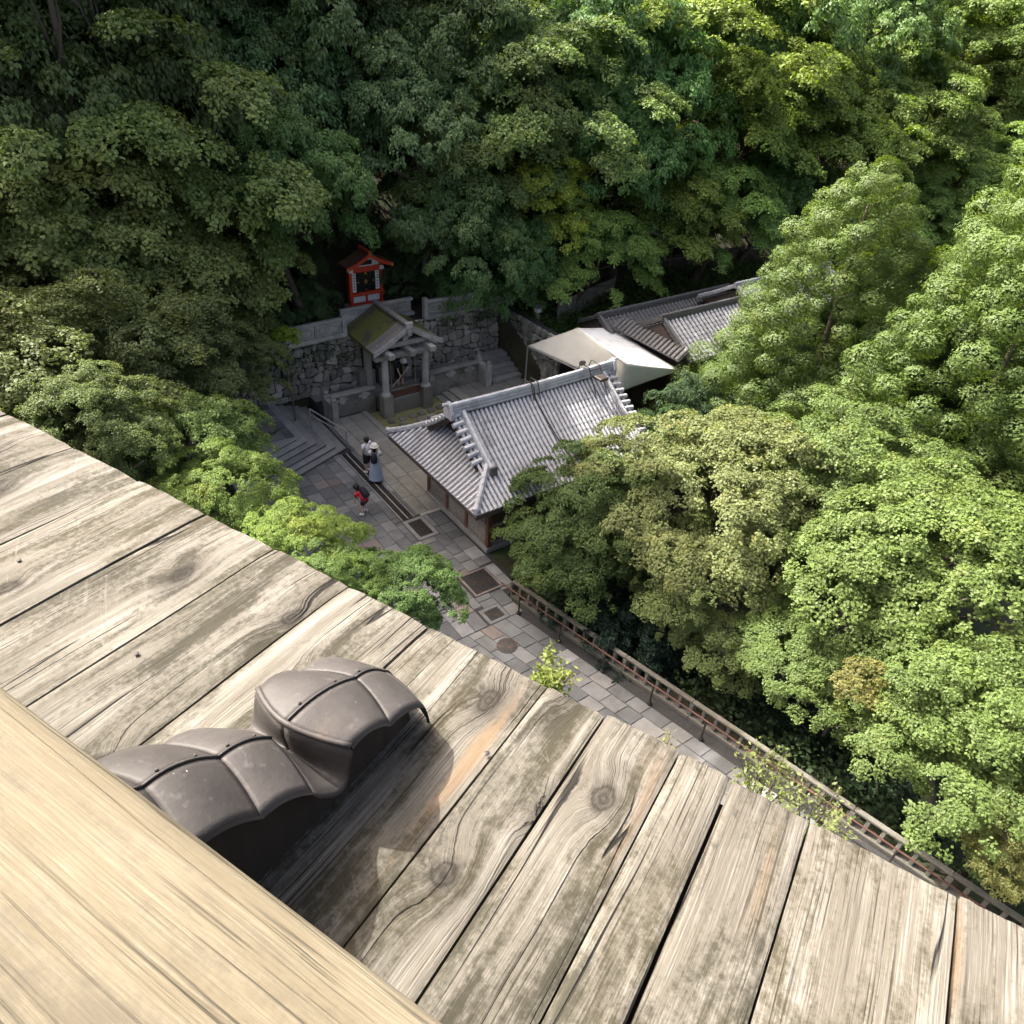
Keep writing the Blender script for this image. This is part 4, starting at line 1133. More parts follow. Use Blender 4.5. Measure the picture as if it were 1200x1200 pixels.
def teahouse_extra(r):
    # lower metal-sheet eave along the front
    me = MB()
    x = 25.0
    while x < 28.6:
        MB().beam((x + 0.17, 18.75, 3.10), (x + 0.17, 17.75, 2.72), 0.33, 0.03).build('eave_panel', MT['tile_dark'], r)
        x += 0.36
    for x in (24.2, 25.8, 27.4):
        MB().box(x - 0.07, x + 0.07, 18.15, 18.29, -0.1, 2.9).build('post', MT['dark_timber'], r)
    # dark side slope towards the tent, tiled
    MB().prism([(23.40, 3.72), (22.85, 3.36), (22.85, 3.30), (23.40, 3.6)], 18.9, 23.1, 'y').build('side_roof', MT['pan'], r)
    me = tile_row_mesh('cover_tile_row', [(0, 0), (0.3, -0.19), (0.56, -0.365)], 0.075, MT['tile_dark'], 0.24)
    for i in range(17):
        link('tile_row', me, r, (23.40 - r.location.x, 19.0 + i * 0.245 - r.location.y, 3.725), (0, 0, pi))
teahouse_extra(hr)
back_house('teahouse', 'second teahouse roof half hidden behind the big cedar', 28.75, 36.0, 21.4, 4.75, 2.1, 1.2, MT['tile'], False, MT['tile'])
back_house('storehouse', 'low dark brown roof behind the teahouses below the planted bank', 22.6, 31.5, 23.9, 3.5, 1.3, 0.7, MT['tile_dark'], False, MT['tile_dark'])

# ------------------------------------------------------------------ fences, lantern
def bank_fence(label, x0, x1, y0, y1, h, npan, mat):
    z0 = ground((x0 + x1) / 2, (y0 + y1) / 2)
    r = empty('panel_fence', ((x0 + x1) / 2, (y0 + y1) / 2, z0), 0, label, 'fence')
    for i in range(npan + 1):
        x = x0 + (x1 - x0) * i / npan; y = y0 + (y1 - y0) * i / npan; z = ground(x, y)
        MB().tube([(x, y, z - 0.3), (x, y, z + h + 0.08)], 0.035, 6).build('post', MT['grey_timber'], r)
        if i < npan:
            x2 = x0 + (x1 - x0) * (i + 1) / npan; y2 = y0 + (y1 - y0) * (i + 1) / npan; z2 = ground(x2, y2)
            for k in range(10):
                t = (k + 0.5) / 10
                xa, ya, za = x + (x2 - x) * t, y + (y2 - y) * t, z + (z2 - z) * t
                MB().box(xa - abs(x2 - x) * 0.046, xa + abs(x2 - x) * 0.046, ya - 0.012, ya + 0.012, za, za + h).build('slat', mat, r)
            MB().beam((x, y - 0.03, z + h * 0.8), (x2, y2 - 0.03, z2 + h * 0.8), 0.03, 0.05).build('rail', MT['grey_timber'], r)
bank_fence('grey panel fence on the planted bank above the white tent', 23.1, 27.4, 27.3, 28.0, 1.0, 3, MT['grey_timber'])
bank_fence('dark brown slat fence at the foot of the wooded slope beyond the teahouses', 30.5, 39.5, 28.6, 28.2, 1.1, 6, MT['dark_timber'])
def lantern():
    p = at_z(631, 362, 2.75)
    p = Vector((21.9, 27.4, ground(21.9, 27.4)))
    r = empty('stone_lantern', p, 0, 'small pale stone lantern on the bank above the side wall', 'lantern')
    z = p.z
    MB().lathe(p.x, p.y, [(0.2, z - 0.1), (0.2, z + 0.1), (0.12, z + 0.14), (0.10, z + 0.55), (0.18, z + 0.62)], 10).build('shaft', MT['granite'], r)
    MB().box(p.x - 0.13, p.x + 0.13, p.y - 0.13, p.y + 0.13, z + 0.62, z + 0.86).build('light_box', MT['white'], r, bevel=0.01)
    MB().lathe(p.x, p.y, [(0.28, z + 0.86), (0.2, z + 0.94), (0.06, z + 1.04), (0.03, z + 1.12)], 6).build('cap', MT['granite'], r)
lantern()

def street_fence():
    ys = [13.75]
    pts = []
    # follow the fence line at equal spacing
    y = 13.7
    while y > -1.5:
        pts.append((fence_x(y), y)); y -= 0.36
    c = pts[len(pts) // 2]
    r = empty('street_railing', (c[0], c[1], 0), 0, 'weathered concrete railing with square balusters along the paved street', 'railing')
    for i, (a, b) in enumerate(zip(pts, pts[1:])):
        if i % 6 == 0:
            q = pts[min(i + 6, len(pts) - 1)]
            MB().beam((a[0], a[1], 0.64), (q[0], q[1], 0.64), 0.14, 0.09).build('top_rail', MT['concrete'], r, bevel=0.02)
            MB().beam((a[0], a[1], 0.06), (q[0], q[1], 0.06), 0.22, 0.16).build('bottom_rail', MT['concrete'], r, bevel=0.02)
    n = 0
    for i, p in enumerate(pts):
        w = 0.062 if i % 6 else 0.08
        a = atan2(-0.25, 1)
        MB().box(-w, w, -w * 0.8, w * 0.8, 0.14, 0.585).build('baluster', MT['concrete'], r, local=True, bevel=0.012).location = (p[0] - c[0], p[1] - c[1], 0)
    # rusty red pipe rail on short iron posts in front
    r2 = empty('pipe_rail', (c[0] - 0.45, c[1], 0), 0, 'thin red-brown pipe rail on iron posts before the concrete railing', 'railing')
    path = [(fence_x(y) - 0.42, y, 0.75) for y in np.arange(13.75, -1.6, -0.8)]
    MB().tube(path, 0.024, 8).build('top_pipe', MT['rust'], r2)
    for x, y, z in path[1::2]:
        MB().tube([(x, y, -0.02), (x, y, 0.75)], 0.026, 8).build('post', MT['iron'], r2)
        MB().lathe(x, y, [(0.07, -0.02), (0.07, 0.05), (0.045, 0.09)], 10).build('post_foot', MT['iron'], r2)
    # dark gutter between the rails
    g = MB(); P = [[(fence_x(y) - 0.41, y, -0.012), (fence_x(y) - 0.09, y, -0.012)] for y in np.arange(13.9, -1.6, -0.8)]
    g.grid(P).build('gutter', MT['joint'])['kind'] = 'structure'
    # retaining edge below the railing
    e = MB(); P = [[(fence_x(y) + 0.13, y, 0.02), (fence_x(y) + 0.16, y, -1.2)] for y in np.arange(14.2, -2, -0.8)]
    e.grid(P).build('street_edge', MT['rubble'])['kind'] = 'structure'
street_fence()

# ------------------------------------------------------------------ foreground: plank eave, handrail, copper ornament
AZO = atan2(0.3929, 0.9196); HCAM = 1.35; SLOPE = radians(2.17)
def deck_root(name, label, cat, loc=None):
    r = empty(name, (0, 0, CZ - HCAM), 0, label, cat); r.rotation_euler = (0, SLOPE, AZO); return r
def planks():
    r = deck_root('plank_eave', 'weathered grey-brown plank eave outside the wooden handrail', 'deck')
    seams = [-3.3, -3.05, -2.8, -2.56, -2.30, -2.04, -1.756, -1.494, -1.263, -1.045, -0.833, -0.628, -0.362, -0.245, -0.108, -0.018, 0.108, 0.321, 0.44, 0.56, 0.80, 1.05, 1.3]
    rng = random.Random(4)
    for i, (a, b) in enumerate(zip(seams, seams[1:])):
        g0 = rng.choice((0.002, 0.003, 0.004)); 
        e0, e1 = a * HCAM + g0, b * HCAM - rng.choice((0.002, 0.003, 0.004, 0.005))
        y0, y1 = -e1, -e0
        xe = 0.825 * HCAM + rng.uniform(-0.004, 0.004)
        w = y1 - y0; yc = (y0 + y1) / 2; xb = -0.5; xc = (xb + xe) / 2
        nx, ny = 26, 10
        zoff = rng.uniform(-0.004, 0.004); cup = rng.uniform(-0.004, 0.005); ph = rng.random() * 6
        rows = []
        for k in range(nx + 1):
            x = xb + (xe - xb) * k / nx; row = []
            for j in range(ny + 1):
                u = j / ny; yy = y0 + w * u
                ed = min(u, 1 - u) * w
                z = zoff + cup * (1 - (2 * u - 1) ** 2) + 0.0015 * sin(x * 9 + ph + u * 4)
                if ed < 1e-6: z -= 0.004
                xx = x
                if k == nx: z -= 0.004; xx += 0.0012 * sin(u * 9 + ph * 3) + 0.0012 * sin(u * 23 + ph)
                row.append((xx - xc, yy - yc, z))
            rows.append(row)
        mb = MB(); mb.grid(rows)
        # flip to face up and add skirts
        mb.f = [tuple(reversed(f)) for f in mb.f]
        m = ny + 1; T = 0.055
        def idx(k, j): return k * m + j
        loop = [idx(k, 0) for k in range(nx + 1)] + [idx(nx, j) for j in range(1, m)] + [idx(k, ny) for k in range(nx - 1, -1, -1)] + [idx(0, j) for j in range(ny - 1, 0, -1)]
        base = len(mb.v)
        for q in loop: v = mb.v[q]; mb.v.append((v[0], v[1], -T))
        n = len(loop)
        for q in range(n):
            mb.f.append((loop[(q + 1) % n], loop[q], base + q, base + (q + 1) % n)[::-1])
        mb.f.append(tuple(base + q for q in range(n)))
        o = mb.build('plank', MT['plank'], r, local=True, smooth=False); o.location = (xc, yc, 0)
    MB().box(-0.48, 0.825 * HCAM - 0.03, -1.74, 4.44, -0.085, -0.0575).build('underlay_board', MT['old_timber'], r, local=True)
    for x in (-0.2, 0.45, 0.95):
        MB().box(x - 0.06, x + 0.06, -1.7, 4.4, -0.24, -0.09).build('joist', MT['old_timber'], r, local=True)
    # loose nail heads and grit
    rng = random.Random(8)
    for i, (x, y) in enumerate([(0.39, 0.83), (0.395, 0.845), (0.60, 0.72), (0.47, 0.79), (0.49, 0.80), (0.28, 0.36), (0.86, 0.5), (0.62, 1.35), (0.66, 1.9), (0.42, 1.62)]):
        MB().lathe(0, 0, [(0.0055, -0.001), (0.0065, 0.002), (0.003, 0.0035)], 8).build('nail_head', MT['iron'], r, local=True).location = (x, y, 0.004)
planks()

def rail():
    r = deck_root('handrail', 'broad pale timber handrail running along the bottom left corner', 'handrail')
    top = 0.455; e = 0.277 * (HCAM - top); wdt = 0.36; th = 0.13
    # rounded cross-section swept along the rail; local X along the rail, Y outwards after rotation
    prof = []
    R = 0.035
    for k in range(7):
        a = pi / 2 * k / 6; prof.append((e - R + R * sin(a), top - R + R * cos(a)))
    prof += [(e, top - th + 0.02), (e - 0.02, top - th), (e - wdt + 0.02, top - th)]
    for k in range(7):
        a = pi / 2 * k / 6; prof.append((e - wdt + R - R * cos(a), top - R + R * sin(a)))
    mid = [(e - wdt + R + (wdt - 2 * R) * t, top + 0.006 * sin(pi * t)) for t in (0.2, 0.4, 0.6, 0.8)]
    prof += mid
    xs = np.linspace(-2.2, 4.6, 60)
    mb = MB(); n = len(prof); yc = 1.0
    for s in xs:
        for o_, z in prof:
            mb.v.append((s - 1.2, -(o_ - e), z - top))       # local x = along, y = -outwards
    for i in range(len(xs) - 1):
        for j in range(n):
            j2 = (j + 1) % n
            mb.f.append((i * n + j, i * n + j2, (i + 1) * n + j2, (i + 1) * n + j))
    mb.f.append(tuple(range(n - 1, -1, -1))); mb.f.append(tuple((len(xs) - 1) * n + j for j in range(n)))
    o = mb.build('top_beam', MT['rail'], r, local=True, smooth=True)
    o.rotation_euler = (0, 0, pi / 2); o.location = (e, 1.2, top)
    for y in (-1.0, 0.3, 2.2, 3.6):
        MB().box(e - 0.26, e - 0.10, y - 0.07, y + 0.07, -0.4, top - th).build('post', MT['old_timber'], r, local=True)
    MB().box(e - 0.24, e - 0.12, -1.7, 4.4, 0.12, 0.22).build('lower_rail', MT['old_timber'], r, local=True)
    f = MB()
    for i in range(10):
        x1 = e - 0.12 - i * 0.3
        MB().box(x1 - 0.295, x1, -1.8, 4.5, -0.28, -0.22).build('floor_board', MT['old_timber'], r, local=True)
rail()

def ornament():
    r = deck_root('copper_clad_beam_end', 'brown copper-clad carved beam end with two scalloped lobes on the planks', 'ornament')
    yc = 0.772; hw = 0.1225
    # stations along o (outwards): crease height and edge height; each plate bulges between its seams
    def plate(st0, st1, bulge, nm, nx=12, ny=8, scoop=0.0):
        """st = (o_crease, z_crease, o_edge, z_edge)"""
        for side in (-1, 1):
            P = []
            for i in range(nx + 1):
                t = i / nx; row = []
                oc = st0[0] + (st1[0] - st0[0]) * t; ze_ = 4 * t * (1 - t)
                zc = st0[1] + (st1[1] - st0[1]) * t + bulge * ze_
                oe = st0[2] + (st1[2] - st0[2]) * t
                ze = st0[3] + (st1[3] - st0[3]) * t + bulge * ze_
                for j in range(ny + 1):
                    u = j / ny
                    x = oc + (oe - oc) * u ** 1.6
                    z = zc + (ze - zc) * (u ** 1.1) + 0.002 * sin(pi * u)
                    row.append((x, yc + side * hw * u, z))
                P.append(row)
            lip = MB().grid([[q[-1], (q[-1][0], q[-1][1] + side * 0.003, q[-1][2] - 0.007), (q[-1][0], q[-1][1] - side * 0.006, q[-1][2] - 0.013)] for q in P])
            lip.build('plate_edge', MT['copper'], r, local=True)
            mb = MB().grid(P)
            if side > 0: mb.f = [tuple(reversed(f)) for f in mb.f]
            o = mb.build('copper_plate', MT['copper'], r, local=True, smooth=True)
            o.modifiers.new('solid', 'SOLIDIFY').thickness = 0.003
            # rivets along the plate's lower seam
            for u in (0.3, 0.62, 0.95):
                row = P[-1] if nm != 'tip' else P[0]
                q = row[min(len(row) - 1, int(u * ny))]
                MB().lathe(q[0] - 0.007, q[1], [(0.0042, q[2] - 0.002), (0.0036, q[2] + 0.002), (0.001, q[2] + 0.0035)], 8).build('rivet', MT['copper'], r, local=True)
            for t in (0.25, 0.75):
                q = P[int(t * nx)][0]; 
                if side > 0: MB().lathe(q[0], q[1] + 0.010, [(0.0036, q[2] - 0.002), (0.003, q[2] + 0.002), (0.001, q[2] + 0.0035)], 8).build('rivet', MT['copper'], r, local=True)
        # folded standing seam over the crease
        path = []
        for i in range(nx + 1):
            t = i / nx; oc = st0[0] + (st1[0] - st0[0]) * t
            path.append((oc, yc, st0[1] + (st1[1] - st0[1]) * t + bulge * 4 * t * (1 - t) + 0.002))
        MB().tube(path, 0.0028, 6).build('crease_seam', MT['copper'], r, local=True, smooth=True)
    Z = (0.10, 0.42, 0.08, 0.395); A = (0.285, 0.338, 0.262, 0.308); B = (0.415, 0.268, 0.390, 0.238)
    Cc = (0.525, 0.205, 0.50, 0.172)
    D = (0.560, 0.212, 0.604, 0.188); E = (0.752, 0.166, 0.716, 0.142); Fv = (0.842, 0.108, 0.822, 0.098); G = (0.885, 0.03, 0.85, 0.02)
    plate(Z, A, 0.012, 'a'); plate(A, B, 0.019, 'a'); plate(B, Cc, 0.016, 'a')
    plate(D, E, 0.020, 'c'); plate(E, Fv, 0.013, 'c'); plate(Fv, G, 0.014, 'tip')
    # scooped valley between the lobes
    for side in (-1, 1):
        P = []
        for i in range(17):
            t = i / 16; row = []
            for j in range(9):
                u = j / 8
                o0 = Cc[0] + (Cc[2] - Cc[0]) * u ** 1.6; z0 = Cc[1] + (Cc[3] - Cc[1]) * u ** 1.25
                o1 = D[0] + (D[2] - D[0]) * u ** 1.6 - 0.004; z1 = D[1] + (D[3] - D[1]) * u ** 1.25 - 0.004
                a = t
                # descend from near lobe, curl up under the far rim
                x = o0 + (o1 - o0) * (a ** 0.9) + (0.018 * sin(pi * min(1, a * 1.1))) 
                dip = 0.072
                z = z0 + (z1 - z0) * a - dip * sin(pi * a) ** 0.8
                row.append((x, yc + side * hw * u, z))
            x, y, z = row[-1]
            row.append((x, y + side * 0.006, z - 0.008)); row.append((x, y + side * 0.001, z - 0.02))
            P.append(row)
        mb = MB().grid(P)
        if side > 0: mb.f = [tuple(reversed(f)) for f in mb.f]
        o = mb.build('copper_valley', MT['copper'], r, local=True, smooth=True)
        o.modifiers.new('solid', 'SOLIDIFY').thickness = 0.003
    # rolled rim of the far lobe
    rim = []
    for j in range(-8, 9):
        u = abs(j) / 8
        rim.append((D[0] + (D[2] - D[0]) * u ** 1.6, yc + hw * j / 8, D[1] + (D[3] - D[1]) * u ** 1.25 + 0.001))
    MB().tube(rim, 0.006, 8).build('rim', MT['copper'], r, local=True, smooth=True)
    # timber cheeks under the cladding following the scalloped outline
    out = [(Z[2], Z[3]), (A[2], A[3])]
    def arc(s0, s1, b, n=6): return [(s0[2] + (s1[2] - s0[2]) * i / n, s0[3] + (s1[3] - s0[3]) * i / n + b * 4 * (i / n) * (1 - i / n)) for i in range(1, n + 1)]
    out += arc(A, B, 0.019) + arc(B, Cc, 0.016)
    out += [(0.535, 0.110), (0.565, 0.106), (0.59, 0.135), (D[2], D[3])] + arc(D, E, 0.020) + arc(E, Fv, 0.013)
    out = [(x, z - 0.012) for x, z in out] + [(0.84, 0.0), (0.80, -0.002), (Z[2], -0.002)]
    o = MB().prism(out[::-1], yc - hw + 0.045, yc + hw - 0.045, 'y').build('timber_core', MT['old_timber'], r, local=True)
ornament()

# ------------------------------------------------------------------ people
def person(label, loc, rz, joints, shirt=None, parts=(), hair=True, hat=None, skirt=None, pack=None, scale=1.0, shorts=None, hold=None, shoe='fabric_white', holder=None):
    """joints: dict name -> (x,y,z,r); body is one skinned surface. +Y is where the figure faces."""
    r = empty('person', loc, rz, label, 'person'); r.scale = (scale,) * 3
    J = joints
    order = ['pelvis', 'waist', 'chest', 'neck', 'chin', 'crown', 'shL', 'elL', 'wrL', 'haL', 'shR', 'elR', 'wrR', 'haR', 'hipL', 'knL', 'anL', 'toL', 'hipR', 'knR', 'anR', 'toR']
    edges = [('pelvis', 'waist'), ('waist', 'chest'), ('chest', 'neck'), ('neck', 'chin'), ('chin', 'crown'), ('chest', 'shL'), ('shL', 'elL'), ('elL', 'wrL'), ('wrL', 'haL'),
             ('chest', 'shR'), ('shR', 'elR'), ('elR', 'wrR'), ('wrR', 'haR'), ('pelvis', 'hipL'), ('hipL', 'knL'), ('knL', 'anL'), ('anL', 'toL'), ('pelvis', 'hipR'), ('hipR', 'knR'), ('knR', 'anR'), ('anR', 'toR')]
    ix = {n: i for i, n in enumerate(order)}
    me = bpy.data.meshes.new('body_skeleton'); me.from_pydata([J[n][:3] for n in order], [(ix[a], ix[b]) for a, b in edges], [])
    tmp = bpy.data.objects.new('body_skeleton', me); COL.objects.link(tmp)
    sk = tmp.modifiers.new('skin', 'SKIN'); sk.branch_smoothing = 0.6
    for n in order:
        sv = me.skin_vertices[0].data[ix[n]]; rr = J[n][3]; sv.radius = (rr, rr) if not isinstance(rr, tuple) else rr
        sv.use_root = (n == 'pelvis')
    ss = tmp.modifiers.new('sub', 'SUBSURF'); ss.levels = 2; ss.render_levels = 2
    dg = bpy.context.evaluated_depsgraph_get()
    bm = bpy.data.meshes.new_from_object(tmp.evaluated_get(dg)); bpy.data.objects.remove(tmp)
    bm.name = 'body'
    body_v = [tuple(v.co) for v in bm.vertices]; body_f = [tuple(p.vertices) for p in bm.polygons]
    mb = MB().add(body_v, body_f)
    # fingers rooted in the palms, nose
    for s in 'LR':
        h = Vector(J['ha' + s][:3]); w = Vector(J['wr' + s][:3]); d = (h - w).normalized(); side = d.cross(Vector((0, 1, 0.2))).normalized(); bend = side.cross(d).normalized()
        for k, L in enumerate((0.06, 0.072, 0.068, 0.055)):
            o0 = h + side * (0.018 * (k - 1.5)) - d * 0.01
            mb.tube([o0, o0 + d * L * 0.55 + bend * 0.008, o0 + d * L * 0.95 + bend * 0.03], [0.0095, 0.009, 0.006], 6)
        o0 = (w + h) / 2 + side * 0.028
        mb.tube([o0, o0 + side * 0.03 + d * 0.02, o0 + side * 0.035 + d * 0.05], [0.011, 0.01, 0.007], 6)
    ch, cr = Vector(J['chin'][:3]), Vector(J['crown'][:3]); hu = (cr - ch).normalized(); hc = (ch + cr) / 2
    face = (Vector((0, 1, 0)) - hu * hu.y).normalized(); fside = hu.cross(face)
    mb.tube([hc + face * 0.075 + hu * 0.02, hc + face * 0.112 - hu * 0.02, hc + face * 0.085 - hu * 0.028], [0.008, 0.014, 0.01], 6)
    mb.build('body', MT['skin'], r, local=True, smooth=True)
    for s in (-1, 1):
        e = hc + face * 0.088 + fside * (0.032 * s) + hu * 0.012
        MB().tube([e - fside * 0.012, e + fside * 0.012], 0.007, 6).build('eye', MT['hair'], r, local=True)
    def shell(names, grow, mat, nm, n=14, extra=()):
        pts = [Vector(J[q][:3]) for q in names]; rs = [J[q][3] if not isinstance(J[q][3], tuple) else max(J[q][3]) for q in names]
        MB().tube(pts, [a * grow + 0.012 for a in rs], n).build(nm, MT[mat], r, local=True, smooth=True)
    if shirt:
        MB().tube([Vector(J['pelvis'][:3]) - Vector((0, 0, 0.02)), J['waist'][:3], J['chest'][:3], Vector(J['neck'][:3]).lerp(Vector(J['chest'][:3]), 0.25)],
                  [J['pelvis'][3] * 1.25, J['waist'][3] * 1.28, J['chest'][3] * 1.35, J['neck'][3] * 1.35], 16).build('shirt', MT[shirt], r, local=True, smooth=True)
        for s in 'LR':
            a, b = Vector(J['sh' + s][:3]), Vector(J['el' + s][:3]); c = Vector(J['chest'][:3])
            MB().tube([c.lerp(a, 0.4), a, a.lerp(b, 0.75)], [J['sh' + s][3] * 1.3, J['sh' + s][3] * 1.45, J['el' + s][3] * 1.75], 12).build('sleeve', MT[shirt], r, local=True, smooth=True)
    if shorts:
        for s in 'LR':
            a, b = Vector(J['hip' + s][:3]), Vector(J['kn' + s][:3])
            MB().tube([a + Vector((0, 0, 0.06)), a, a.lerp(b, shorts[1])], [J['hip' + s][3] * 1.2, J['hip' + s][3] * 1.25, J['kn' + s][3] * 1.6], 12).build('trouser_leg', MT[shorts[0]], r, local=True, smooth=True)
    if skirt:
        p = Vector(J['waist'][:3]); n = 22; mb = MB()
        for z, rad in ((p.z, 0.145), (p.z - 0.12, 0.19), (0.55, 0.235), (0.14, 0.29)):
            for j in range(n):
                a = 2 * pi * j / n; k = rad * (1 + 0.07 * sin(a * 9) * (1 if z < 0.6 else 0.3))
                mb.v.append((p.x + cos(a) * k, p.y + sin(a) * k * 0.85, z))
        for i in range(3):
            for j in range(n): mb.f.append((i * n + (j + 1) % n, i * n + j, (i + 1) * n + j, (i + 1) * n + (j + 1) % n))
        mb.build('skirt', MT[skirt], r, local=True, smooth=True)
    for s in 'LR':
        a, t = Vector(J['an' + s][:3]), Vector(J['to' + s][:3])
        MB().tube([a + (a - t).normalized() * 0.05 + Vector((0, 0, -0.02)), a + Vector((0, 0, -0.005)), t.lerp(a, .3), t], [0.040, 0.052, 0.046, 0.034], 10).build('shoe', MT[shoe], r, local=True, smooth=True)
    if hair:
        pts = [hc + hu * 0.125 - face * 0.005, hc + hu * 0.10 - face * 0.015, hc + hu * 0.04 - face * 0.025, hc - hu * 0.05 - face * 0.04, hc - hu * (0.12 if hair is True else hair) - face * 0.05]
        MB().tube(pts, [0.03, 0.085, 0.112, 0.095, 0.04], 14).build('hair', MT['hair'], r, local=True, smooth=True)
    if hat:
        c = hc + hu * 0.10
        mb = MB(); n = 20
        for rad, dz in ((0.165, -0.03), (0.125, 0.0), (0.12, 0.07), (0.085, 0.105), (0.01, 0.115)):
            for j in range(n):
                a = 2 * pi * j / n; mb.v.append(tuple(c + fside * cos(a) * rad + face * sin(a) * rad + hu * (dz + 0.012 * sin(2 * a) * (rad > 0.2))))
        for i in range(4):
            for j in range(n): mb.f.append((i * n + j, i * n + (j + 1) % n, (i + 1) * n + (j + 1) % n, (i + 1) * n + j))
        mb.build('hat', MT[hat], r, local=True, smooth=True)
    if pack:
        a, b = Vector(J['waist'][:3]), Vector(J['chest'][:3]); d = (b - a).normalized(); back = (Vector((0, -1, 0)) - d * (-d.y)).normalized()
        c = a.lerp(b, 0.55) + back * 0.20
        mb = MB().tube([c - d * 0.20, c - d * 0.17, c, c + d * 0.16, c + d * 0.22], [0.09, 0.125, 0.135, 0.115, 0.05], 12)
        mb.build('backpack', MT[pack], r, local=True, smooth=True)
        for s in (-1, 1):
            MB().tube([c + d * 0.17 + Vector((s * 0.08, 0, 0)), b + d * 0.09 + Vector((s * 0.10, 0.0, 0.02)), b - back * 0.13 + Vector((s * 0.11, 0, -0.04)), a.lerp(b, .3) - back * 0.11 + Vector((s * 0.12, 0, 0))], 0.018, 6).build('strap', MT['fabric_black'], r, local=True)
    if hold: hold(r, J)
    return r
def standing(h=1.6, armL=None, armR=None, lean=0.0):
    k = h / 1.65
    J = {'pelvis': (0, 0, .90, .125), 'waist': (0, .0, 1.05, .105), 'chest': (0, .01, 1.26, .125), 'neck': (0, .01, 1.40, .05), 'chin': (0, .02, 1.45, .062), 'crown': (0, .015, 1.58, .085),
         'shL': (-.17, 0, 1.33, .055), 'elL': (-.23, .0, 1.08, .042), 'wrL': (-.24, .06, .85, .028), 'haL': (-.24, .09, .77, .034),
         'shR': (.17, 0, 1.33, .055), 'elR': (.23, .0, 1.08, .042), 'wrR': (.24, .06, .85, .028), 'haR': (.24, .09, .77, .034),
         'hipL': (-.09, 0, .84, .088), 'knL': (-.10, .02, .47, .058), 'anL': (-.10, -.01, .08, .038), 'toL': (-.11, .13, .035, .03),
         'hipR': (.09, 0, .84, .088), 'knR': (.10, .02, .47, .058), 'anR': (.10, -.01, .08, .038), 'toR': (.11, .13, .035, .03)}
    if armL: J.update(armL)
    if armR: J.update(armR)
    return J
def phone(r, J):
    h = Vector(J['haL'][:3]).lerp(Vector(J['haR'][:3]), 0.5)
    MB().box(h.x - 0.04, h.x + 0.04, h.y + 0.02, h.y + 0.03, h.z + 0.0, h.z + 0.15).build('phone', MT['black'], r, local=True)
up_arms = {'elL': (-.22, .14, 1.12, .042), 'wrL': (-.09, .33, 1.30, .028), 'haL': (-.05, .36, 1.36, .034), 'elR': (.22, .14, 1.12, .042), 'wrR': (.09, .33, 1.30, .028), 'haR': (.05, .36, 1.36, .034)}
pw = at_z(441, 564, 0)
person('woman in white hat and long pale blue skirt photographing, black backpack', (pw.x, pw.y, 0), radians(-35), standing(1.62, up_arms), shirt='fabric_white', hair=0.22, hat='hat', skirt='fabric_blue', pack='fabric_black', scale=0.98)
pw2 = at_z(433, 553, 0)
person('dark-haired person in white shirt and black trousers standing close by the hatted woman', (pw2.x - 0.05, pw2.y, 0), radians(20), standing(1.6), shirt='fabric_white', hair=True, shorts=('fabric_black', 0.95), scale=0.97)
bend = {'pelvis': (0, -.06, .62, .105), 'waist': (0, .0, .73, .09), 'chest': (0, .13, .86, .105), 'neck': (0, .22, .95, .042), 'chin': (0, .27, .97, .058), 'crown': (0, .33, 1.05, .08),
        'shL': (-.13, .15, .90, .046), 'elL': (-.18, .22, .70, .034), 'wrL': (-.15, .25, .50, .024), 'haL': (-.14, .26, .43, .028),
        'shR': (.13, .15, .90, .046), 'elR': (.18, .22, .70, .034), 'wrR': (.15, .25, .50, .024), 'haR': (.14, .26, .43, .028),
        'hipL': (-.08, -.06, .58, .072), 'knL': (-.11, .03, .33, .048), 'anL': (-.13, -.04, .07, .032), 'toL': (-.15, .08, .03, .027),
        'hipR': (.08, -.06, .58, .072), 'knR': (.12, .06, .33, .048), 'anR': (.15, .02, .07, .032), 'toR': (.18, .13, .03, .027)}
pc = at_z(427, 602, 0)
person('child in red shirt bending forward with a black backpack on the paving', (pc.x, pc.y, 0), radians(25), bend, shirt='fabric_red', hair=True, pack='fabric_black', shorts=('fabric_black', 0.45), scale=1.02)
def ladle_pose():
    J = standing(1.6)
    J.update({'waist': (0, .05, 1.05, .105), 'chest': (0, .16, 1.22, .125), 'neck': (0, .25, 1.34, .05), 'chin': (0, .30, 1.37, .062), 'crown': (0, .36, 1.47, .085),
              'shL': (-.17, .18, 1.28, .055), 'elL': (-.20, .34, 1.06, .042), 'wrL': (-.02, .46, .98, .028), 'haL': (.03, .49, .96, .034),
              'shR': (.17, .18, 1.28, .055), 'elR': (.26, .32, 1.05, .042), 'wrR': (.24, .50, .88, .028), 'haR': (.22, .54, .83, .034)})
    return J
def broom(r, J):
    a = Vector(J['haL'][:3]); b = Vector(J['haR'][:3]); d = (b - a).normalized()
    MB().tube([a - d * 0.35, b + d * 0.95], 0.014, 8).build('pole', MT['handle'], r, local=True)
p4 = Vector((14.25, 27.38, 0.5))
person('worker in dark clothes and white headscarf with a long bamboo pole under the pavilion', p4, radians(178), ladle_pose(), shirt='fabric_black', hair=True, hat='fabric_white', shorts=('fabric_black', 0.95), shoe='fabric_black', hold=broom)

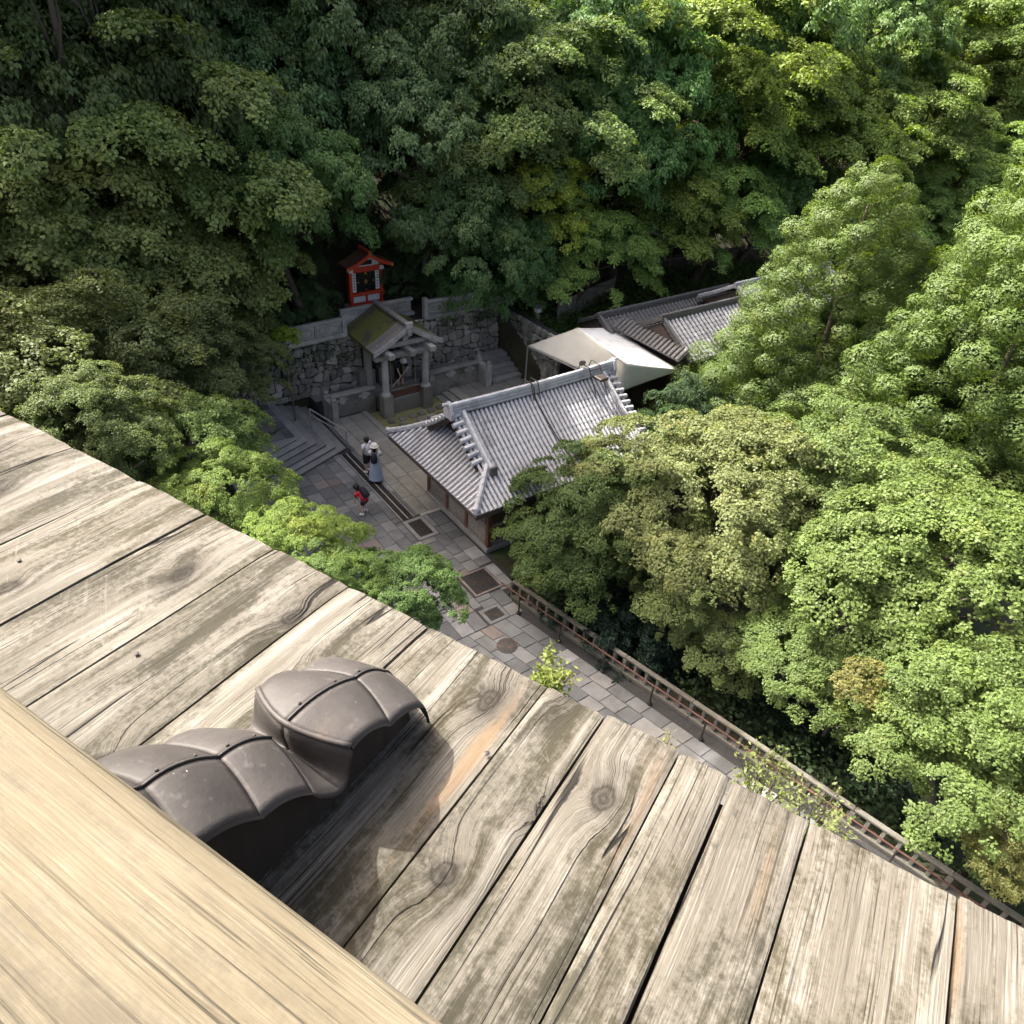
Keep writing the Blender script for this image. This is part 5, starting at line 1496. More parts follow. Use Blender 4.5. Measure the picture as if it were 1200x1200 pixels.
# ------------------------------------------------------------------ foliage generators
def leaves_mesh(name, C, Nn, size, aspect, jit, rng, droop=None):
    """diamond leaves at centres C (n,3) with normals Nn"""
    n = len(C)
    Nn = Nn + rng.normal(0, jit, (n, 3)); Nn /= np.linalg.norm(Nn, axis=1)[:, None] + 1e-9
    R = rng.normal(0, 1, (n, 3)); U = R - (R * Nn).sum(1)[:, None] * Nn; U /= np.linalg.norm(U, axis=1)[:, None] + 1e-9
    if droop is not None:
        U = U * 0.45 + droop; U = U - (U * Nn).sum(1)[:, None] * Nn; U /= np.linalg.norm(U, axis=1)[:, None] + 1e-9
    V = np.cross(Nn, U)
    s = size * rng.uniform(0.5, 1.5, n)[:, None]
    L = s * 0.5; W = s * 0.5 * aspect
    P = np.empty((n, 4, 3), np.float32)
    P[:, 0] = C - U * L; P[:, 1] = C + V * W - Nn * (s * 0.10) * 0; P[:, 2] = C + U * L - Nn * s * 0.12; P[:, 3] = C - V * W
    me = bpy.data.meshes.new(name)
    me.vertices.add(n * 4); me.vertices.foreach_set('co', P.reshape(-1).astype(np.float32))
    me.loops.add(n * 4); me.polygons.add(n)
    me.loops.foreach_set('vertex_index', np.arange(n * 4, dtype=np.int32))
    me.polygons.foreach_set('loop_start', np.arange(0, n * 4, 4, dtype=np.int32))
    me.polygons.foreach_set('loop_total', np.full(n, 4, dtype=np.int32))
    me.update(calc_edges=True); me.materials.append(MT['leaf'])
    return me

def lumpy(dirs, rng, k=7, amp=0.28):
    """radius factor per direction, sum of random lobes"""
    f = np.ones(len(dirs))
    for _ in range(k):
        d = rng.normal(0, 1, 3); d /= np.linalg.norm(d)
        c = (dirs * d).sum(1); f += amp * rng.uniform(-0.9, 1.0) * np.exp(-((1 - c) / 0.35))
    return np.clip(f, 0.55, 1.5)

def crown(seed, R, nb, br, flat, npp, pr, per, leaf, aspect, jit=0.42, zmin=-0.4, dome=0.5, drooping=False, tuft=0.0):
    """foliage in three scales: boughs on an uneven ellipsoid, sprays on each bough, leaves on each spray"""
    rng = np.random.default_rng(seed)
    ga = pi * (3 - sqrt(5)); k = np.arange(nb) + 0.5
    zz = 1 - (1 - zmin) * k / nb; th = ga * k + rng.normal(0, 0.25, nb); rr = np.sqrt(np.clip(1 - zz * zz, 0, 1))
    d = np.stack([rr * np.cos(th), rr * np.sin(th), zz], 1) + rng.normal(0, 0.12, (nb, 3)); d /= np.linalg.norm(d, axis=1)[:, None]
    rad = lumpy(d, rng, 10, 0.36) * rng.uniform(0.5, 1.06, nb)
    R = np.array(R); bc = d * R * rad[:, None]
    Cs = []; Ns = []
    for i in range(nb):
        b = br * rng.uniform(0.5, 1.5)
        n0 = d[i] * 0.5 + np.array([0, 0, 1.0]); n0 /= np.linalg.norm(n0)
        u = np.cross(n0, [0.3, 0.9, 0.1]); u /= np.linalg.norm(u); v = np.cross(n0, u)
        m = max(3, int(npp * (b / br) ** 1.7))
        a = rng.random(m) * 2 * pi; rho = np.sqrt(rng.random(m)) * (0.85 + 0.25 * np.sin(a * 2 + rng.random() * 6))
        lay = rng.choice([0.0, -0.22, -0.45], m, p=[0.62, 0.25, 0.13])
        pc = bc[i] + np.outer(b * rho * np.cos(a), u) + np.outer(b * rho * np.sin(a), v) + np.outer(b * flat * (-dome * rho ** 2 + lay + rng.normal(0, 0.07, m)), n0)
        for j in range(m):
            p = pr * rng.uniform(0.65, 1.3); q = int(per * (p / pr) ** 1.7)
            tl = (u * cos(a[j]) + v * sin(a[j])) * (0.9 * dome * rho[j]) + n0; tl /= np.linalg.norm(tl)
            uu = np.cross(tl, [0.1, 0.9, 0.3]); uu /= np.linalg.norm(uu); vv = np.cross(tl, uu)
            aa = rng.random(q) * 2 * pi; ph = rng.random(3) * 6.28
            edge = 0.74 + 0.20 * np.sin(aa * 3 + ph[0]) + 0.16 * np.sin(aa * 5 + ph[1])
            r = np.sqrt(rng.random(q)) * p * edge; f = r / p
            h = p * (-0.38 * f ** 2 + tuft * (1 - f ** 2) * rng.random(q)) + rng.normal(0, 0.05 * p / 0.4, q)
            Cs.append(pc[j] + np.outer(r * np.cos(aa), uu) + np.outer(r * np.sin(aa), vv) + np.outer(h, tl))
            Ns.append(tl + (np.outer(np.cos(aa), uu) + np.outer(np.sin(aa), vv)) * (0.6 * f)[:, None])
    C = np.concatenate(Cs); N = np.concatenate(Ns)
    dr = None
    if drooping: dr = C / (np.linalg.norm(C, axis=1)[:, None] + 1e-6) * 0.5 + np.array([0, 0, -0.8])
    return leaves_mesh('foliage', C, N, leaf, aspect, jit, rng, dr)

def cedar_crown(seed, nclump, per, H=11.0, RB=3.6):
    """cone of dense rounded puffs, each a ball of needle sprays"""
    rng = np.random.default_rng(seed); cen = []; CEN = np.zeros((nclump + 1, 4))
    Cs = []; Ns = []; Ds = []; tries = 0
    while len(cen) < nclump and tries < nclump * 12:
        tries += 1
        t = 0.02 + 0.98 * rng.random() ** 0.62          # 0 top .. 1 base
        a = rng.random() * 2 * pi
        lob = 1 + 0.16 * sin(3 * a + seed + 2.5 * t) + 0.12 * sin(5 * a - 9 * t)
        rb = RB * (t ** 0.72) * lob * (1 - 0.22 * rng.random() ** 2)
        z = H * (1 - t) + rng.normal(0, 0.1)
        r0 = rng.uniform(0.40, 0.82) * (0.5 + 0.5 * t ** 0.5)
        c = np.array([rb * cos(a), rb * sin(a), z])
        nc = len(cen)
        if nc and (np.linalg.norm(CEN[:nc, :3] - c, axis=1) / (r0 + CEN[:nc, 3])).min() < 0.60: continue
        CEN[nc, :3] = c; CEN[nc, 3] = r0; cen.append(1)
        out = np.array([cos(a), sin(a), 0.75]); out /= np.linalg.norm(out)
        k = int(per * r0 ** 1.9)
        q = rng.normal(0, 1, (k, 3)) + out * 0.55; q /= np.linalg.norm(q, axis=1)[:, None]
        # plume: a dense ball, drawn out along its axis and furrowed into fingers
        nt = 15; tuft = rng.normal(0, 1, (nt, 3)) + out * 0.7; tuft /= np.linalg.norm(tuft, axis=1)[:, None]
        near = np.max(q @ tuft.T, axis=1)
        rr = r0 * (0.62 + 0.42 * np.clip((near - 0.72) / 0.28, 0, 1)) * (0.80 + 0.24 * rng.random(k))
        base = c + q * rr[:, None] + np.outer((q @ out) * rr * 0.30, out)
        Cs.append(base); Ds.append(q * 0.5 + out * 0.9 + rng.normal(0, 0.25, (k, 3)))
        Ns.append(q + rng.normal(0, 0.18, (k, 3)))
    C = np.concatenate(Cs); N = np.concatenate(Ns); D = np.concatenate(Ds)
    return leaves_mesh('cedar_foliage', C, N, 0.074, 0.42, 0.12, rng, D * 1.2)

def trunk_mesh(seed, H, r0, spread, limbs=7, lean=0.1, conifer=False):
    rng = random.Random(seed); mb = MB()
    path = []; rs = []
    for i in range(9):
        t = i / 8
        path.append((lean * H * 0.3 * t * t + 0.12 * sin(t * 5 + seed) * (not conifer), 0.10 * sin(t * 4 + seed * 2) * (not conifer), H * t)); rs.append(r0 * (1.25 if i == 0 else 1) * (1 - 0.78 * t))
    mb.tube(path, rs, 8)
    for k in range(limbs):
        t = 0.35 + 0.6 * (k + rng.random() * 0.5) / limbs; a = k * 2.4 + rng.random(); L = spread * (1.15 - t * 0.6)
        i = min(7, int(t * 8)); p = Vector(path[i]); 
        q = [p, p + Vector((cos(a) * L * 0.4, sin(a) * L * 0.4, L * 0.22)), p + Vector((cos(a + 0.2) * L * 0.75, sin(a + 0.2) * L * 0.75, L * 0.34)), p + Vector((cos(a + 0.1) * L, sin(a + 0.1) * L, L * 0.42))]
        rr = r0 * (1 - 0.75 * t) * 0.55
        mb.tube(q, [rr, rr * 0.7, rr * 0.45, rr * 0.15], 6)
        q2 = [q[1], q[1] + Vector((cos(a - 0.8) * L * 0.4, sin(a - 0.8) * L * 0.4, L * 0.18)), q[1] + Vector((cos(a - 0.6) * L * 0.7, sin(a - 0.6) * L * 0.7, L * 0.2))]
        mb.tube(q2, [rr * 0.6, rr * 0.4, rr * 0.1], 5)
    return mb.mesh('trunk', MT['bark'], True)

PROTO = {}
def proto(kind, i):
    key = (kind, i)
    if key in PROTO: return PROTO[key]
    s = 100 + i * 17
    if kind == 'maple_near': me = crown(s, (3.9, 3.9, 2.7), 74, 0.92, 0.34, 18, 0.34, 108, 0.072, 0.85, dome=0.55)
    elif kind == 'maple': me = crown(s, (3.9, 3.9, 3.2), 62, 0.95, 0.34, 17, 0.40, 74, 0.102, 0.8, dome=0.5)
    elif kind == 'oak': me = crown(s, (3.6, 3.6, 3.8), 44, 1.1, 0.8, 26, 0.36, 64, 0.128, 0.5, dome=0.75, zmin=-0.5, drooping=True, tuft=0.5)
    elif kind == 'tall': me = crown(s, (5.6, 5.6, 6.5), 64, 1.5, 0.75, 26, 0.48, 72, 0.165, 0.5, dome=0.75, zmin=-0.6, drooping=True, tuft=0.4)
    elif kind == 'cedar': me = cedar_crown(s, 440, 3700)
    elif kind == 'shrub': me = crown(s, (0.9, 0.9, 0.8), 9, 0.5, 0.5, 10, 0.25, 60, 0.09, 0.8)
    PROTO[key] = me
    return me
TR = {'m0': trunk_mesh(1, 1.0, 0.045, 0.55), 'm1': trunk_mesh(2, 1.0, 0.05, 0.6, lean=0.3), 'c': trunk_mesh(3, 1.0, 0.032, 0.12, 10, 0.0, True)}

def on_ray(px, py, hc):
    """first point along the pixel's ray that lies hc above the ground"""
    r = ray(px, py).normalized(); t = 6.0; p = None
    while t < 160:
        p = Vector((0, 0, CZ)) + r * t
        if p.z <= ground(p.x, p.y) + hc: return p
        t += 0.2
    return p
def tree(name, kind, i, c, sc, col, label, group=None, rz=None, base=None, tall=None, tk='m0'):
    """c: crown centre (world); sc: scale of the prototype (x,y,z)"""
    if not isinstance(sc, tuple): sc = (sc, sc, sc)
    bx, by = (c[0], c[1]) if base is None else base
    gz = ground(bx, by) - 0.25
    r = empty(name, (bx, by, gz), 0, label, 'tree', group)
    H = max(1.0, c[2] - gz + sc[2] * (0.6 if kind != 'cedar' else 9.5)); W = max(1.6, sc[0] * 5.2) if kind not in ('shrub',) else 1.2
    t = link('trunk', TR[tk], r, (0, 0, 0), (0, 0, RNG.random() * 6), (W, W, H)) 
    cr = link('crown', proto(kind, i), r, (c[0] - bx, c[1] - by, c[2] - gz), (0, 0, RNG.random() * 6.28 if rz is None else rz), sc)
    cr.color = (col[0], col[1], col[2], 1.0)
    return r
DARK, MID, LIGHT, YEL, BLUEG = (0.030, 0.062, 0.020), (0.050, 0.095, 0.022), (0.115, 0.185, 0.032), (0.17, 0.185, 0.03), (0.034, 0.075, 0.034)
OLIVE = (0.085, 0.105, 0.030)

# --- right-hand maples
def at(px, py, z): return at_z(px, py, z)
T = tree
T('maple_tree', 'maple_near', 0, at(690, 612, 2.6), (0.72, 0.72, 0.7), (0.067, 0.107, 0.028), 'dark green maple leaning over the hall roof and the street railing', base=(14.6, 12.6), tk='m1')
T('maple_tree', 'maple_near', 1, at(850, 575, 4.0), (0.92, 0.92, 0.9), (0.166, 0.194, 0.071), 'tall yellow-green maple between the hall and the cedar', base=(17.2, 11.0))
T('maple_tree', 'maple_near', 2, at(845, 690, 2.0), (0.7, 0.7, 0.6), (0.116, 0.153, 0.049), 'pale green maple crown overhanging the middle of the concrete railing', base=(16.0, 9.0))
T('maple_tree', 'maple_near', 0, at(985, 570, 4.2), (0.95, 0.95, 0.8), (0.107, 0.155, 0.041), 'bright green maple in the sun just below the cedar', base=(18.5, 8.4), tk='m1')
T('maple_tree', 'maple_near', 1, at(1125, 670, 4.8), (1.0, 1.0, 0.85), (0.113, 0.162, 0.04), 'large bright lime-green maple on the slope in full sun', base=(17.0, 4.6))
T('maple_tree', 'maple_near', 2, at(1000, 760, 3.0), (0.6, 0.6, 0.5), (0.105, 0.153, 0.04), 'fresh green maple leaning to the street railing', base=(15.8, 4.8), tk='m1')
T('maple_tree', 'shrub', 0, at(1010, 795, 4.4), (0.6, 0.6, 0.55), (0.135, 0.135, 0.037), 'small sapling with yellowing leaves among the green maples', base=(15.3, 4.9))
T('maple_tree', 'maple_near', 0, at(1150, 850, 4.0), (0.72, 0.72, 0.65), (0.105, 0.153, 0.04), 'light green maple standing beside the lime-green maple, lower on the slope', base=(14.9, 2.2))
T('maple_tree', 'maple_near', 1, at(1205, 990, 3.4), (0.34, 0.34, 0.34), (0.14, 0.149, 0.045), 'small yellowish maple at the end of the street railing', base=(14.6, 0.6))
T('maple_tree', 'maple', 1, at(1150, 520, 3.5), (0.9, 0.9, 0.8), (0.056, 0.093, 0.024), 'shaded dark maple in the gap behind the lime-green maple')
T('evergreen_tree', 'oak', 0, at(775, 520, 2.2), (0.42, 0.42, 0.4), (0.051, 0.093, 0.028), 'small dark evergreen at the end of the hall roof', base=(20.0, 14.0))
T('evergreen_tree', 'oak', 1, at(815, 475, 2.6), (0.5, 0.5, 0.5), (0.047, 0.086, 0.032), 'dark round evergreen in front of the white canvas tent')
T('cypress_tree', 'cedar', 1, at(940, 520, -0.5), (0.55, 0.55, 0.72), (0.033, 0.06, 0.02), 'dark narrow cypress beside the cedar', tk='c')
# undergrowth beneath the maples
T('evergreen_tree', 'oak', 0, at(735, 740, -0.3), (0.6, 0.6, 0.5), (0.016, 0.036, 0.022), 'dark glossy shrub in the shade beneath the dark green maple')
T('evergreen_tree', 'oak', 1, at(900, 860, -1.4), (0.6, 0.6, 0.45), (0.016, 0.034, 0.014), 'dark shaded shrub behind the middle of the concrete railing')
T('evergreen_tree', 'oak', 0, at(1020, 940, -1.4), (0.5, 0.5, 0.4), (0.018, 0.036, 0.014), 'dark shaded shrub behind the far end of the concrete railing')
# --- cedar(s)
T('cedar_tree', 'cedar', 1, (25.9, 14.6, 0.2), (1.35, 1.35, 1.06), (0.098, 0.146, 0.036), 'big sunlit cedar with rounded feathery foliage beside the teahouse roofs', tk='c')
T('cedar_tree', 'cedar', 1, (30.5, 11.2, 0.2), (1.3, 1.3, 1.0), (0.085, 0.13, 0.034), 'shaded cedar filling the gap between the two sunlit cedars', tk='c')
T('cedar_tree', 'cedar', 1, (26.6, 8.6, 1.0), (1.5, 1.5, 1.2), (0.10, 0.152, 0.036), 'taller sunlit cedar at the right, with a sloping outline', tk='c')

# --- left-hand trees on the bank
Lg = [
 (50, 430, 6.0, 'maple', 0, (0.9, 0.9, 0.8), OLIVE, 'olive-grey maple standing on the bank left of the stone wall'),
 (205, 405, 5.6, 'maple', 1, (0.75, 0.75, 0.7), (0.085, 0.108, 0.036), 'dull green maple spreading over the left end of the stone wall'),
 (110, 490, 6.5, 'maple_near', 0, (0.5, 0.5, 0.5), (0.09, 0.12, 0.036), 'layered maple close to the plank eave corner'),
 (285, 425, 4.4, 'maple', 0, (0.40, 0.40, 0.40), (0.085, 0.11, 0.034), 'small olive maple covering the left end of the stone wall'),
 (215, 525, 4.6, 'maple_near', 1, (0.6, 0.6, 0.6), (0.085, 0.128, 0.032), 'mid green maple beside the corner stairs'),
 (265, 575, 4.8, 'maple_near', 2, (0.42, 0.42, 0.4), (0.115, 0.165, 0.036), 'fresh light green maple overhanging the street by the plank eave'),
 (348, 632, 4.8, 'maple_near', 0, (0.38, 0.38, 0.34), (0.13, 0.185, 0.036), 'brightest fresh green maple branches above the paved street'),
 (474, 700, 4.2, 'maple_near', 1, (0.38, 0.38, 0.42), (0.070, 0.118, 0.032), 'rounded green maple top rising beside the plank edge above the street'),
 (390, 690, 4.6, 'maple_near', 2, (0.30, 0.30, 0.3), (0.095, 0.15, 0.034), 'green maple top tucked behind the plank edge'),
]
for px, py, z, k, i, sc, col, lab in Lg:
    T('maple_tree', k, i, at(px, py, z), sc, tuple(q * 1.35 for q in col), lab)
p = at(331, 393, 4.3)
T('maple_tree', 'shrub', 0, p, (0.75, 0.75, 0.6), (0.19, 0.27, 0.03), 'small bright lime sapling hanging over the left stone parapet')

# --- hillside wood behind the walls
hill = [
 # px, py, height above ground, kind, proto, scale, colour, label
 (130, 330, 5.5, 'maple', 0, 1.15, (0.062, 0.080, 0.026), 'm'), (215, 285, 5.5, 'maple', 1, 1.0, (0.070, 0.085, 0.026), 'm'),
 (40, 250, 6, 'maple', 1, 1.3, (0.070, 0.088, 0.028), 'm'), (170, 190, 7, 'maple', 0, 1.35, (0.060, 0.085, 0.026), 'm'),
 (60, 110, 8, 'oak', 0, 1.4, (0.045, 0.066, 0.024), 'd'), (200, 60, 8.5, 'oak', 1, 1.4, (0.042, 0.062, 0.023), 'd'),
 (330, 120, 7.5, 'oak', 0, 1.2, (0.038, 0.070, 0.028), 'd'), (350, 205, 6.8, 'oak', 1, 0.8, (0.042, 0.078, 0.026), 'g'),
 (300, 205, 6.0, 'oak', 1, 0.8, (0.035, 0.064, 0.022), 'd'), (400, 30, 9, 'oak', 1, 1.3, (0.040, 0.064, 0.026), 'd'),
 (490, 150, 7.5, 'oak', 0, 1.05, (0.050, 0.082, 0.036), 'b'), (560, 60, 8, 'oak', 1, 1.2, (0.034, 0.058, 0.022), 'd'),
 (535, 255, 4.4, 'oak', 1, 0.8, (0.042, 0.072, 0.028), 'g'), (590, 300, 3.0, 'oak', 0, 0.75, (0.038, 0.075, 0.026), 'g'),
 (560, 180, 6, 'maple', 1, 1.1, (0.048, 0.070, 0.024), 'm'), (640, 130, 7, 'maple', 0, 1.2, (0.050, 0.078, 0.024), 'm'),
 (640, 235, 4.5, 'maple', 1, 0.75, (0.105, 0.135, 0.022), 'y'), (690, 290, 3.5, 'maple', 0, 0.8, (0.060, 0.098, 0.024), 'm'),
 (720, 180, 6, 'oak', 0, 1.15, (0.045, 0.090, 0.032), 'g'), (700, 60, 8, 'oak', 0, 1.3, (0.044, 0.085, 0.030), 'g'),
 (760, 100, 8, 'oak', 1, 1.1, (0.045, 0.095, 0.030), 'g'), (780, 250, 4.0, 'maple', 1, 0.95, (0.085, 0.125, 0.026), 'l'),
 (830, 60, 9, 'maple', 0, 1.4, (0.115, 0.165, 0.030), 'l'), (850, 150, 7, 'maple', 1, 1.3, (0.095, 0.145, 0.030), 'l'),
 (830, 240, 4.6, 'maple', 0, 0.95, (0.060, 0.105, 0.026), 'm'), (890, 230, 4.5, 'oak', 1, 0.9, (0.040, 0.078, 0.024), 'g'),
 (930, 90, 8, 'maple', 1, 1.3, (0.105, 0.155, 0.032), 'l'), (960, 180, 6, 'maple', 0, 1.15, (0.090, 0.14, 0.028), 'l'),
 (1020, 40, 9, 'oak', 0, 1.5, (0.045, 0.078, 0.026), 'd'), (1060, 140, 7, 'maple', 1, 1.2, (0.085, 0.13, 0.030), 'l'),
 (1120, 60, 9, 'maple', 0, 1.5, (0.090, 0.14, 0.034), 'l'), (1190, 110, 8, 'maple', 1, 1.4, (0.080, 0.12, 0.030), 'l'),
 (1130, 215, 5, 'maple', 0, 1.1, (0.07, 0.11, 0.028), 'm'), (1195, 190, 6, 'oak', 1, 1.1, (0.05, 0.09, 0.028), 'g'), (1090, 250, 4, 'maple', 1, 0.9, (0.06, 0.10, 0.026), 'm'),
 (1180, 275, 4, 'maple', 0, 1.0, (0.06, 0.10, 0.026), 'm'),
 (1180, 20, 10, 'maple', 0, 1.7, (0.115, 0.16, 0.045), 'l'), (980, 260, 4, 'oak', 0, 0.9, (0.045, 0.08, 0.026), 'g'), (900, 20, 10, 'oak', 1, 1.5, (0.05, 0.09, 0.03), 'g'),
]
HILL_LABELS = [
 'dull maple at the foot of the slope left of the stone parapet',
 'dull maple between the oak and the left stone wall',
 'grey-green maple at the edge of the shaded slope',
 'wide layered maple in the middle of the shaded slope',
 'very dark oak high above the wide layered maple',
 'darkest oak on the upper shaded slope',
 'dark oak standing behind the red shrine',
 'deep green oak left of the red shrine',
 'small dark oak between the maples and the red shrine',
 'dark oak near the top of the slope above the red shrine',
 'big dome-shaped blue-green evergreen above the fountain pavilion',
 'dark oak on the slope behind the blue-green dome',
 'deep green oak right of the red shrine, over the parapet',
 'low round deep green oak on the corner of the stone wall',
 'dull maple next to the blue-green dome',
 'dull maple uphill of the yellow-green maple',
 'small yellow-green maple glowing amid the dark hillside trees',
 'green maple above the grey panel fence',
 'deep green oak behind the yellow-green maple',
 'tall deep green oak uphill of the panel fence',
 'deep green oak beside the layered light maple',
 'light maple with drooping sprays over the panel fence',
 'light green maple on the ridge above the teahouses',
 'large layered light maple above the teahouses',
 'green maple over the planted bank',
 'deep green oak at the slat fence',
 'light maple between the layered maple and the cedar tip',
 'light maple straight behind the cedar tip',
 'dark oak far behind the cedar tip',
 'light maple between the two cedar tips',
 'sunlit maple far behind the two cedars',
 'light maple beyond the taller cedar',
 'dull maple between the cedars, low on the slope',
 'deep green oak touching the taller cedar',
 'dull maple just behind the big cedar',
 'dull maple in the gap under the taller cedar tip',
 'pale sunlit maple highest on the far slope',
 'deep green oak beside the big cedar at the slat fence',
 'deep green oak on the ridge above the light maples']
LAB = {'m': 'maple_tree', 'd': 'evergreen_tree', 'g': 'evergreen_tree', 'b': 'evergreen_tree', 'y': 'maple_tree', 'l': 'maple_tree'}
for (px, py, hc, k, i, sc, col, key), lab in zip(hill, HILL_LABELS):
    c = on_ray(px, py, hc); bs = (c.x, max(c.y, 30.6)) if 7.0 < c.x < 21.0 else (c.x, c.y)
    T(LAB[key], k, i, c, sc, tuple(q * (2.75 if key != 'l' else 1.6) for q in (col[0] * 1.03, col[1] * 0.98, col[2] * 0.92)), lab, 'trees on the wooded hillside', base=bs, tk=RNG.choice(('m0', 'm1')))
# tall wood up the hill towards the sun, added to keep the hollow in shade
rs = random.Random(21)
for x, y, z, s in ((4.0, 30.0, 24.5, 1.05), (6.0, 31.0, 20.0, 0.9), (1.5, 32.0, 29.0, 1.1), (1.5, 33.5, 14.5, 1.45), (7, 35, 16, 1.5), (12, 36.5, 15, 1.4), (4.5, 36.5, 23.5, 1.6), (9, 37, 21.5, 1.4), (15.5, 38.5, 21.5, 1.5), (20.5, 40.5, 21, 1.4), (12.8, 37.5, 10.5, 0.9), (16.5, 37, 13, 1.2), (-5, 40, 20, 1.8), (3, 44, 23, 1.8), (-10, 33, 16, 1.7)):
    T('evergreen_tree', 'tall', 0, (x, y, z), (s * 0.6, s * 0.6, s * 0.65), (0.108, 0.136, 0.05), 'tall dark evergreen added on the upper slope to shade the courtyard', 'tall evergreens added on the upper slope for shade')
for x, y, z, s in ((26, 45, 13, 1.4), (33, 47, 14, 1.5), (41, 46, 14, 1.5), (50, 48, 15, 1.6), (60, 50, 16, 1.8), (72, 52, 16, 1.9), (85, 50, 17, 2.0), (97, 58, 18, 2.2), (110, 52, 18, 2.2), (46, 36, 8, 1.3), (58, 36, 8, 1.4), (70, 34, 8, 1.5), (82, 32, 8, 1.6), (95, 40, 12, 1.9)):
    T('maple_tree', 'maple', rs.choice((0, 1)), (x, y, z), (s, s, s), (0.105, 0.145, 0.036), 'light green maple in the distant wood beyond the cedar', 'distant maples beyond the cedar')

for x, y, z, s, lab in ((11.6, 30.6, 3.9, 0.36, 'leafy evergreen bush on the terrace left of the red shrine'), (12.3, 33.0, 5.0, 0.36, 'evergreen bush against the back left corner of the red shrine'),
                        (16.6, 31.6, 4.4, 0.42, 'leafy evergreen bush on the terrace right of the red shrine'), (18.2, 30.4, 4.0, 0.36, 'evergreen bush above the right stone parapet'),
                        (15.6, 34.0, 5.8, 0.45, 'evergreen bush rising behind the red shrine roof'), (20.2, 30.2, 4.2, 0.42, 'evergreen bush above the corner parapet'), (9.3, 30.2, 3.9, 0.38, 'evergreen bush above the left stone parapet')):
    T('evergreen_bush', 'oak', 1, (x, y, z), (s, s, s * 0.9), (0.075, 0.125, 0.045), lab)

# --- low planting
def scatter(name, label, pts, leaf, col, seed, asp=0.6, jit=0.5, kind='stuff'):
    rng = np.random.default_rng(seed)
    C = np.array(pts); N = np.tile(np.array([0, 0, 1.0]), (len(C), 1))
    me = leaves_mesh(name, C, N, leaf, asp, jit, rng)
    o = bpy.data.objects.new(name, me); COL.objects.link(o); o.color = (col[0], col[1], col[2], 1); o['kind'] = kind
    if label: o['label'] = label; o['category'] = 'plants'
    return o
def bank_plants():
    rng = np.random.default_rng(4); pts = []
    for _ in range(900):
        x = rng.uniform(21.2, 40); y = rng.uniform(25.4, 28.6)
        if x < 23 and y < 26: continue
        z = ground(x, y); h = rng.uniform(0.25, 0.6)
        for _k in range(26):
            a = rng.normal(0, 0.22, 2); pts.append((x + a[0], y + a[1], z + h * (0.35 + 0.65 * rng.random())))
    scatter('bank_plants', 'low leafy green plants covering the bank above the teahouse roofs', pts, 0.15, (0.085, 0.135, 0.032), 1)
bank_plants()
def undergrowth():
    rng = np.random.default_rng(6); pts = []
    for _ in range(2600):
        x = rng.uniform(-12, 60); y = rng.uniform(29.6, 46)
        if 13.3 < x < 15.9 and y < 32.6: continue
        z = ground(x, y); h = rng.uniform(0.3, 1.1)
        for _k in range(16):
            a = rng.normal(0, 0.35, 2); pts.append((x + a[0], y + a[1], z + h * (0.2 + 0.8 * rng.random())))
    scatter('undergrowth', 'dark leafy undergrowth on the hillside floor', pts, 0.17, (0.06, 0.095, 0.032), 2)
    pts = []
    for _ in range(1500):
        y = rng.uniform(-2, 14); x = fence_x(y) + rng.uniform(0.7, 12)
        z = ground(x, y); h = rng.uniform(0.3, 0.9)
        for _k in range(16):
            a = rng.normal(0, 0.3, 2); pts.append((x + max(a[0], -0.2), y + a[1], z + h * (0.2 + 0.8 * rng.random())))
    scatter('ravine_undergrowth', 'dark leafy undergrowth in the hollow below the street railing', pts, 0.15, (0.04, 0.068, 0.026), 3)
    pts = []
    for _ in range(800):
        x = rng.uniform(-8, 5.2); y = rng.uniform(6, 29)
        z = ground(x, y); h = rng.uniform(0.3, 0.9)
        for _k in range(16):
            a = rng.normal(0, 0.3, 2); pts.append((x + a[0], y + a[1], z + h * (0.2 + 0.8 * rng.random())))
    scatter('bank_undergrowth', 'dark undergrowth on the bank left of the street', pts, 0.18, (0.03, 0.05, 0.02), 4)
    # ferns and moss tufts hanging from the walls
    pts = []
    for cx, cz, w in ((8.6, 2.9, 0.5), (10.2, 2.6, 0.5), (11.3, 2.8, 0.35), (11.9, 2.3, 0.3), (18.9, 2.9, 0.5), (20.0, 2.8, 0.6), (17.4, 2.9, 0.3), (9.4, 1.9, 0.3)):
        for _k in range(160):
            pts.append((cx + rng.normal(0, w), 28.32 - abs(rng.normal(0, 0.07)), cz - abs(rng.normal(0, 0.3))))
    scatter('wall_ferns', 'tufts of fern and moss growing on the stone walls', pts, 0.1, (0.05, 0.085, 0.025), 5, 0.5, 0.8)
undergrowth()

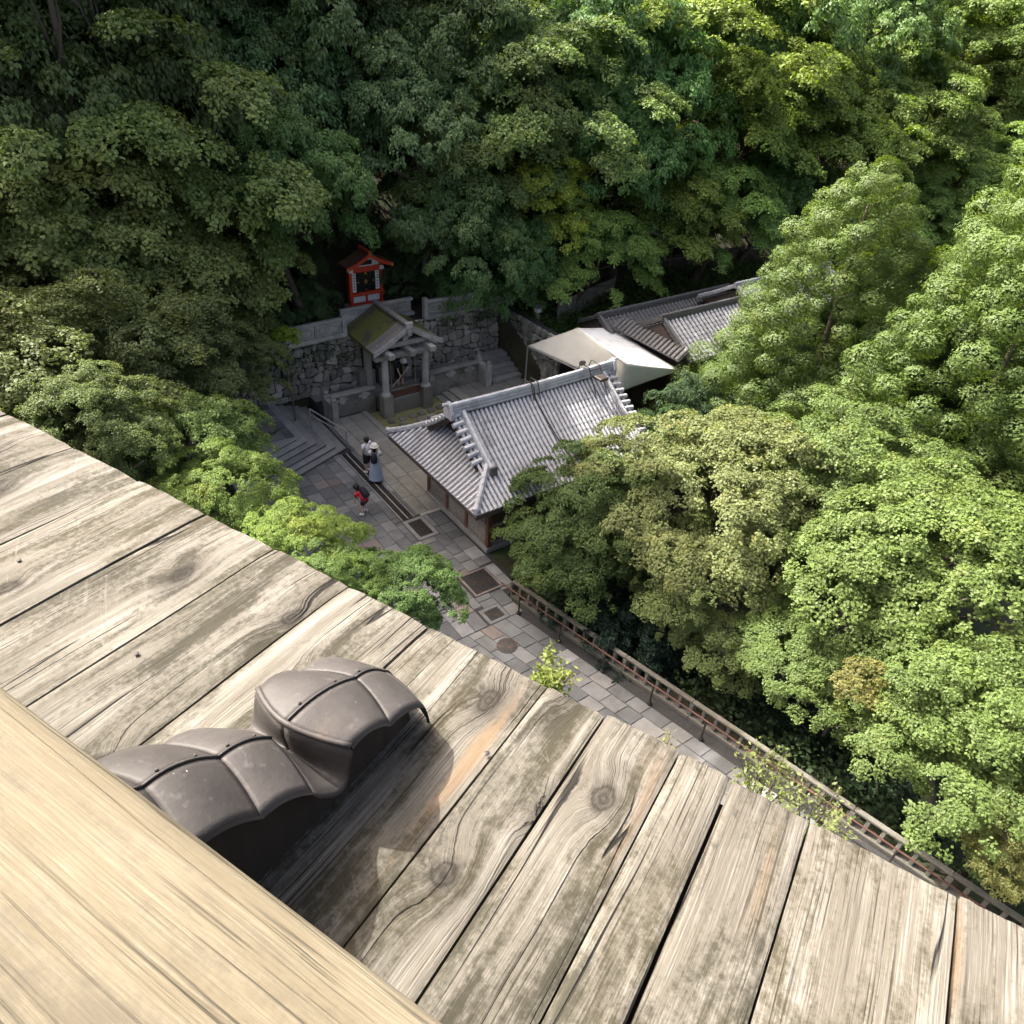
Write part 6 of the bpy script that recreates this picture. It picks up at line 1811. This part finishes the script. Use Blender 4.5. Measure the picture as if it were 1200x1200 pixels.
def sprig(label, px, py, z, n, h, spread, col, leaf, per, twig=True):
    p = at_z(px, py, z)
    g0 = ground(p.x, p.y) - 0.1; r = empty('shrub', (p.x, p.y, g0), 0, label, 'shrub'); up_ = max(0.0, z - h - g0)
    rng = np.random.default_rng(int(px)); mb = MB(); C = []
    for i in range(n):
        a = rng.random() * 6.28; s = spread * rng.uniform(0.4, 1.0); top = Vector((cos(a) * s, sin(a) * s, h * rng.uniform(0.75, 1.15)))
        lift = Vector((0, 0, up_)); path = [Vector((rng.normal(0, .04), rng.normal(0, .04), 0)), lift + top * 0.45 + Vector((rng.normal(0, .05), rng.normal(0, .05), h * 0.08)), lift + top]
        mb.tube(path, [0.028, 0.014, 0.004], 5)
        for k in range(per):
            t = rng.uniform(0.35, 1.05); q = path[1].lerp(path[2], min(1, (t - 0.35) / 0.65)) if t > 0.35 else path[1]
            C.append(np.array(q) + rng.normal(0, 0.09, 3))
        for k in range(2):
            t = rng.uniform(0.3, 0.9); q = path[1].lerp(path[2], t); e = q + Vector(rng.normal(0, 0.22, 3)) + Vector((0, 0, 0.12)); mb.tube([q, e], [0.006, 0.002], 4)
            for _ in range(per // 4): C.append(np.array(q.lerp(e, rng.random())) + rng.normal(0, 0.03, 3))
    mb.build('stems', MT['bark'], r, local=True)
    C = np.array(C); me = leaves_mesh('leaves', C, np.tile([0, 0, 1.0], (len(C), 1)), leaf, 0.5, 0.7, rng)
    o = bpy.data.objects.new('leaves', me); COL.objects.link(o); o.parent = r; o.color = (*col, 1)
sprig('slender yellow-green shrub standing beside the plank edge over the paving', 648, 785, 4.6, 11, 1.6, 0.45, (0.18, 0.22, 0.05), 0.10, 70)
sprig('twiggy sparse-leaved shrub before the red pipe rail', 905, 912, 4.9, 15, 1.7, 0.75, (0.14, 0.17, 0.05), 0.085, 34)
sprig('twiggy grey-green shrub close to the concrete railing', 965, 940, 5.2, 13, 1.6, 0.6, (0.15, 0.18, 0.06), 0.085, 26)
sprig('short yellowish shrub tips at the plank edge', 768, 868, 5.0, 6, 1.4, 0.35, (0.20, 0.21, 0.06), 0.08, 24)
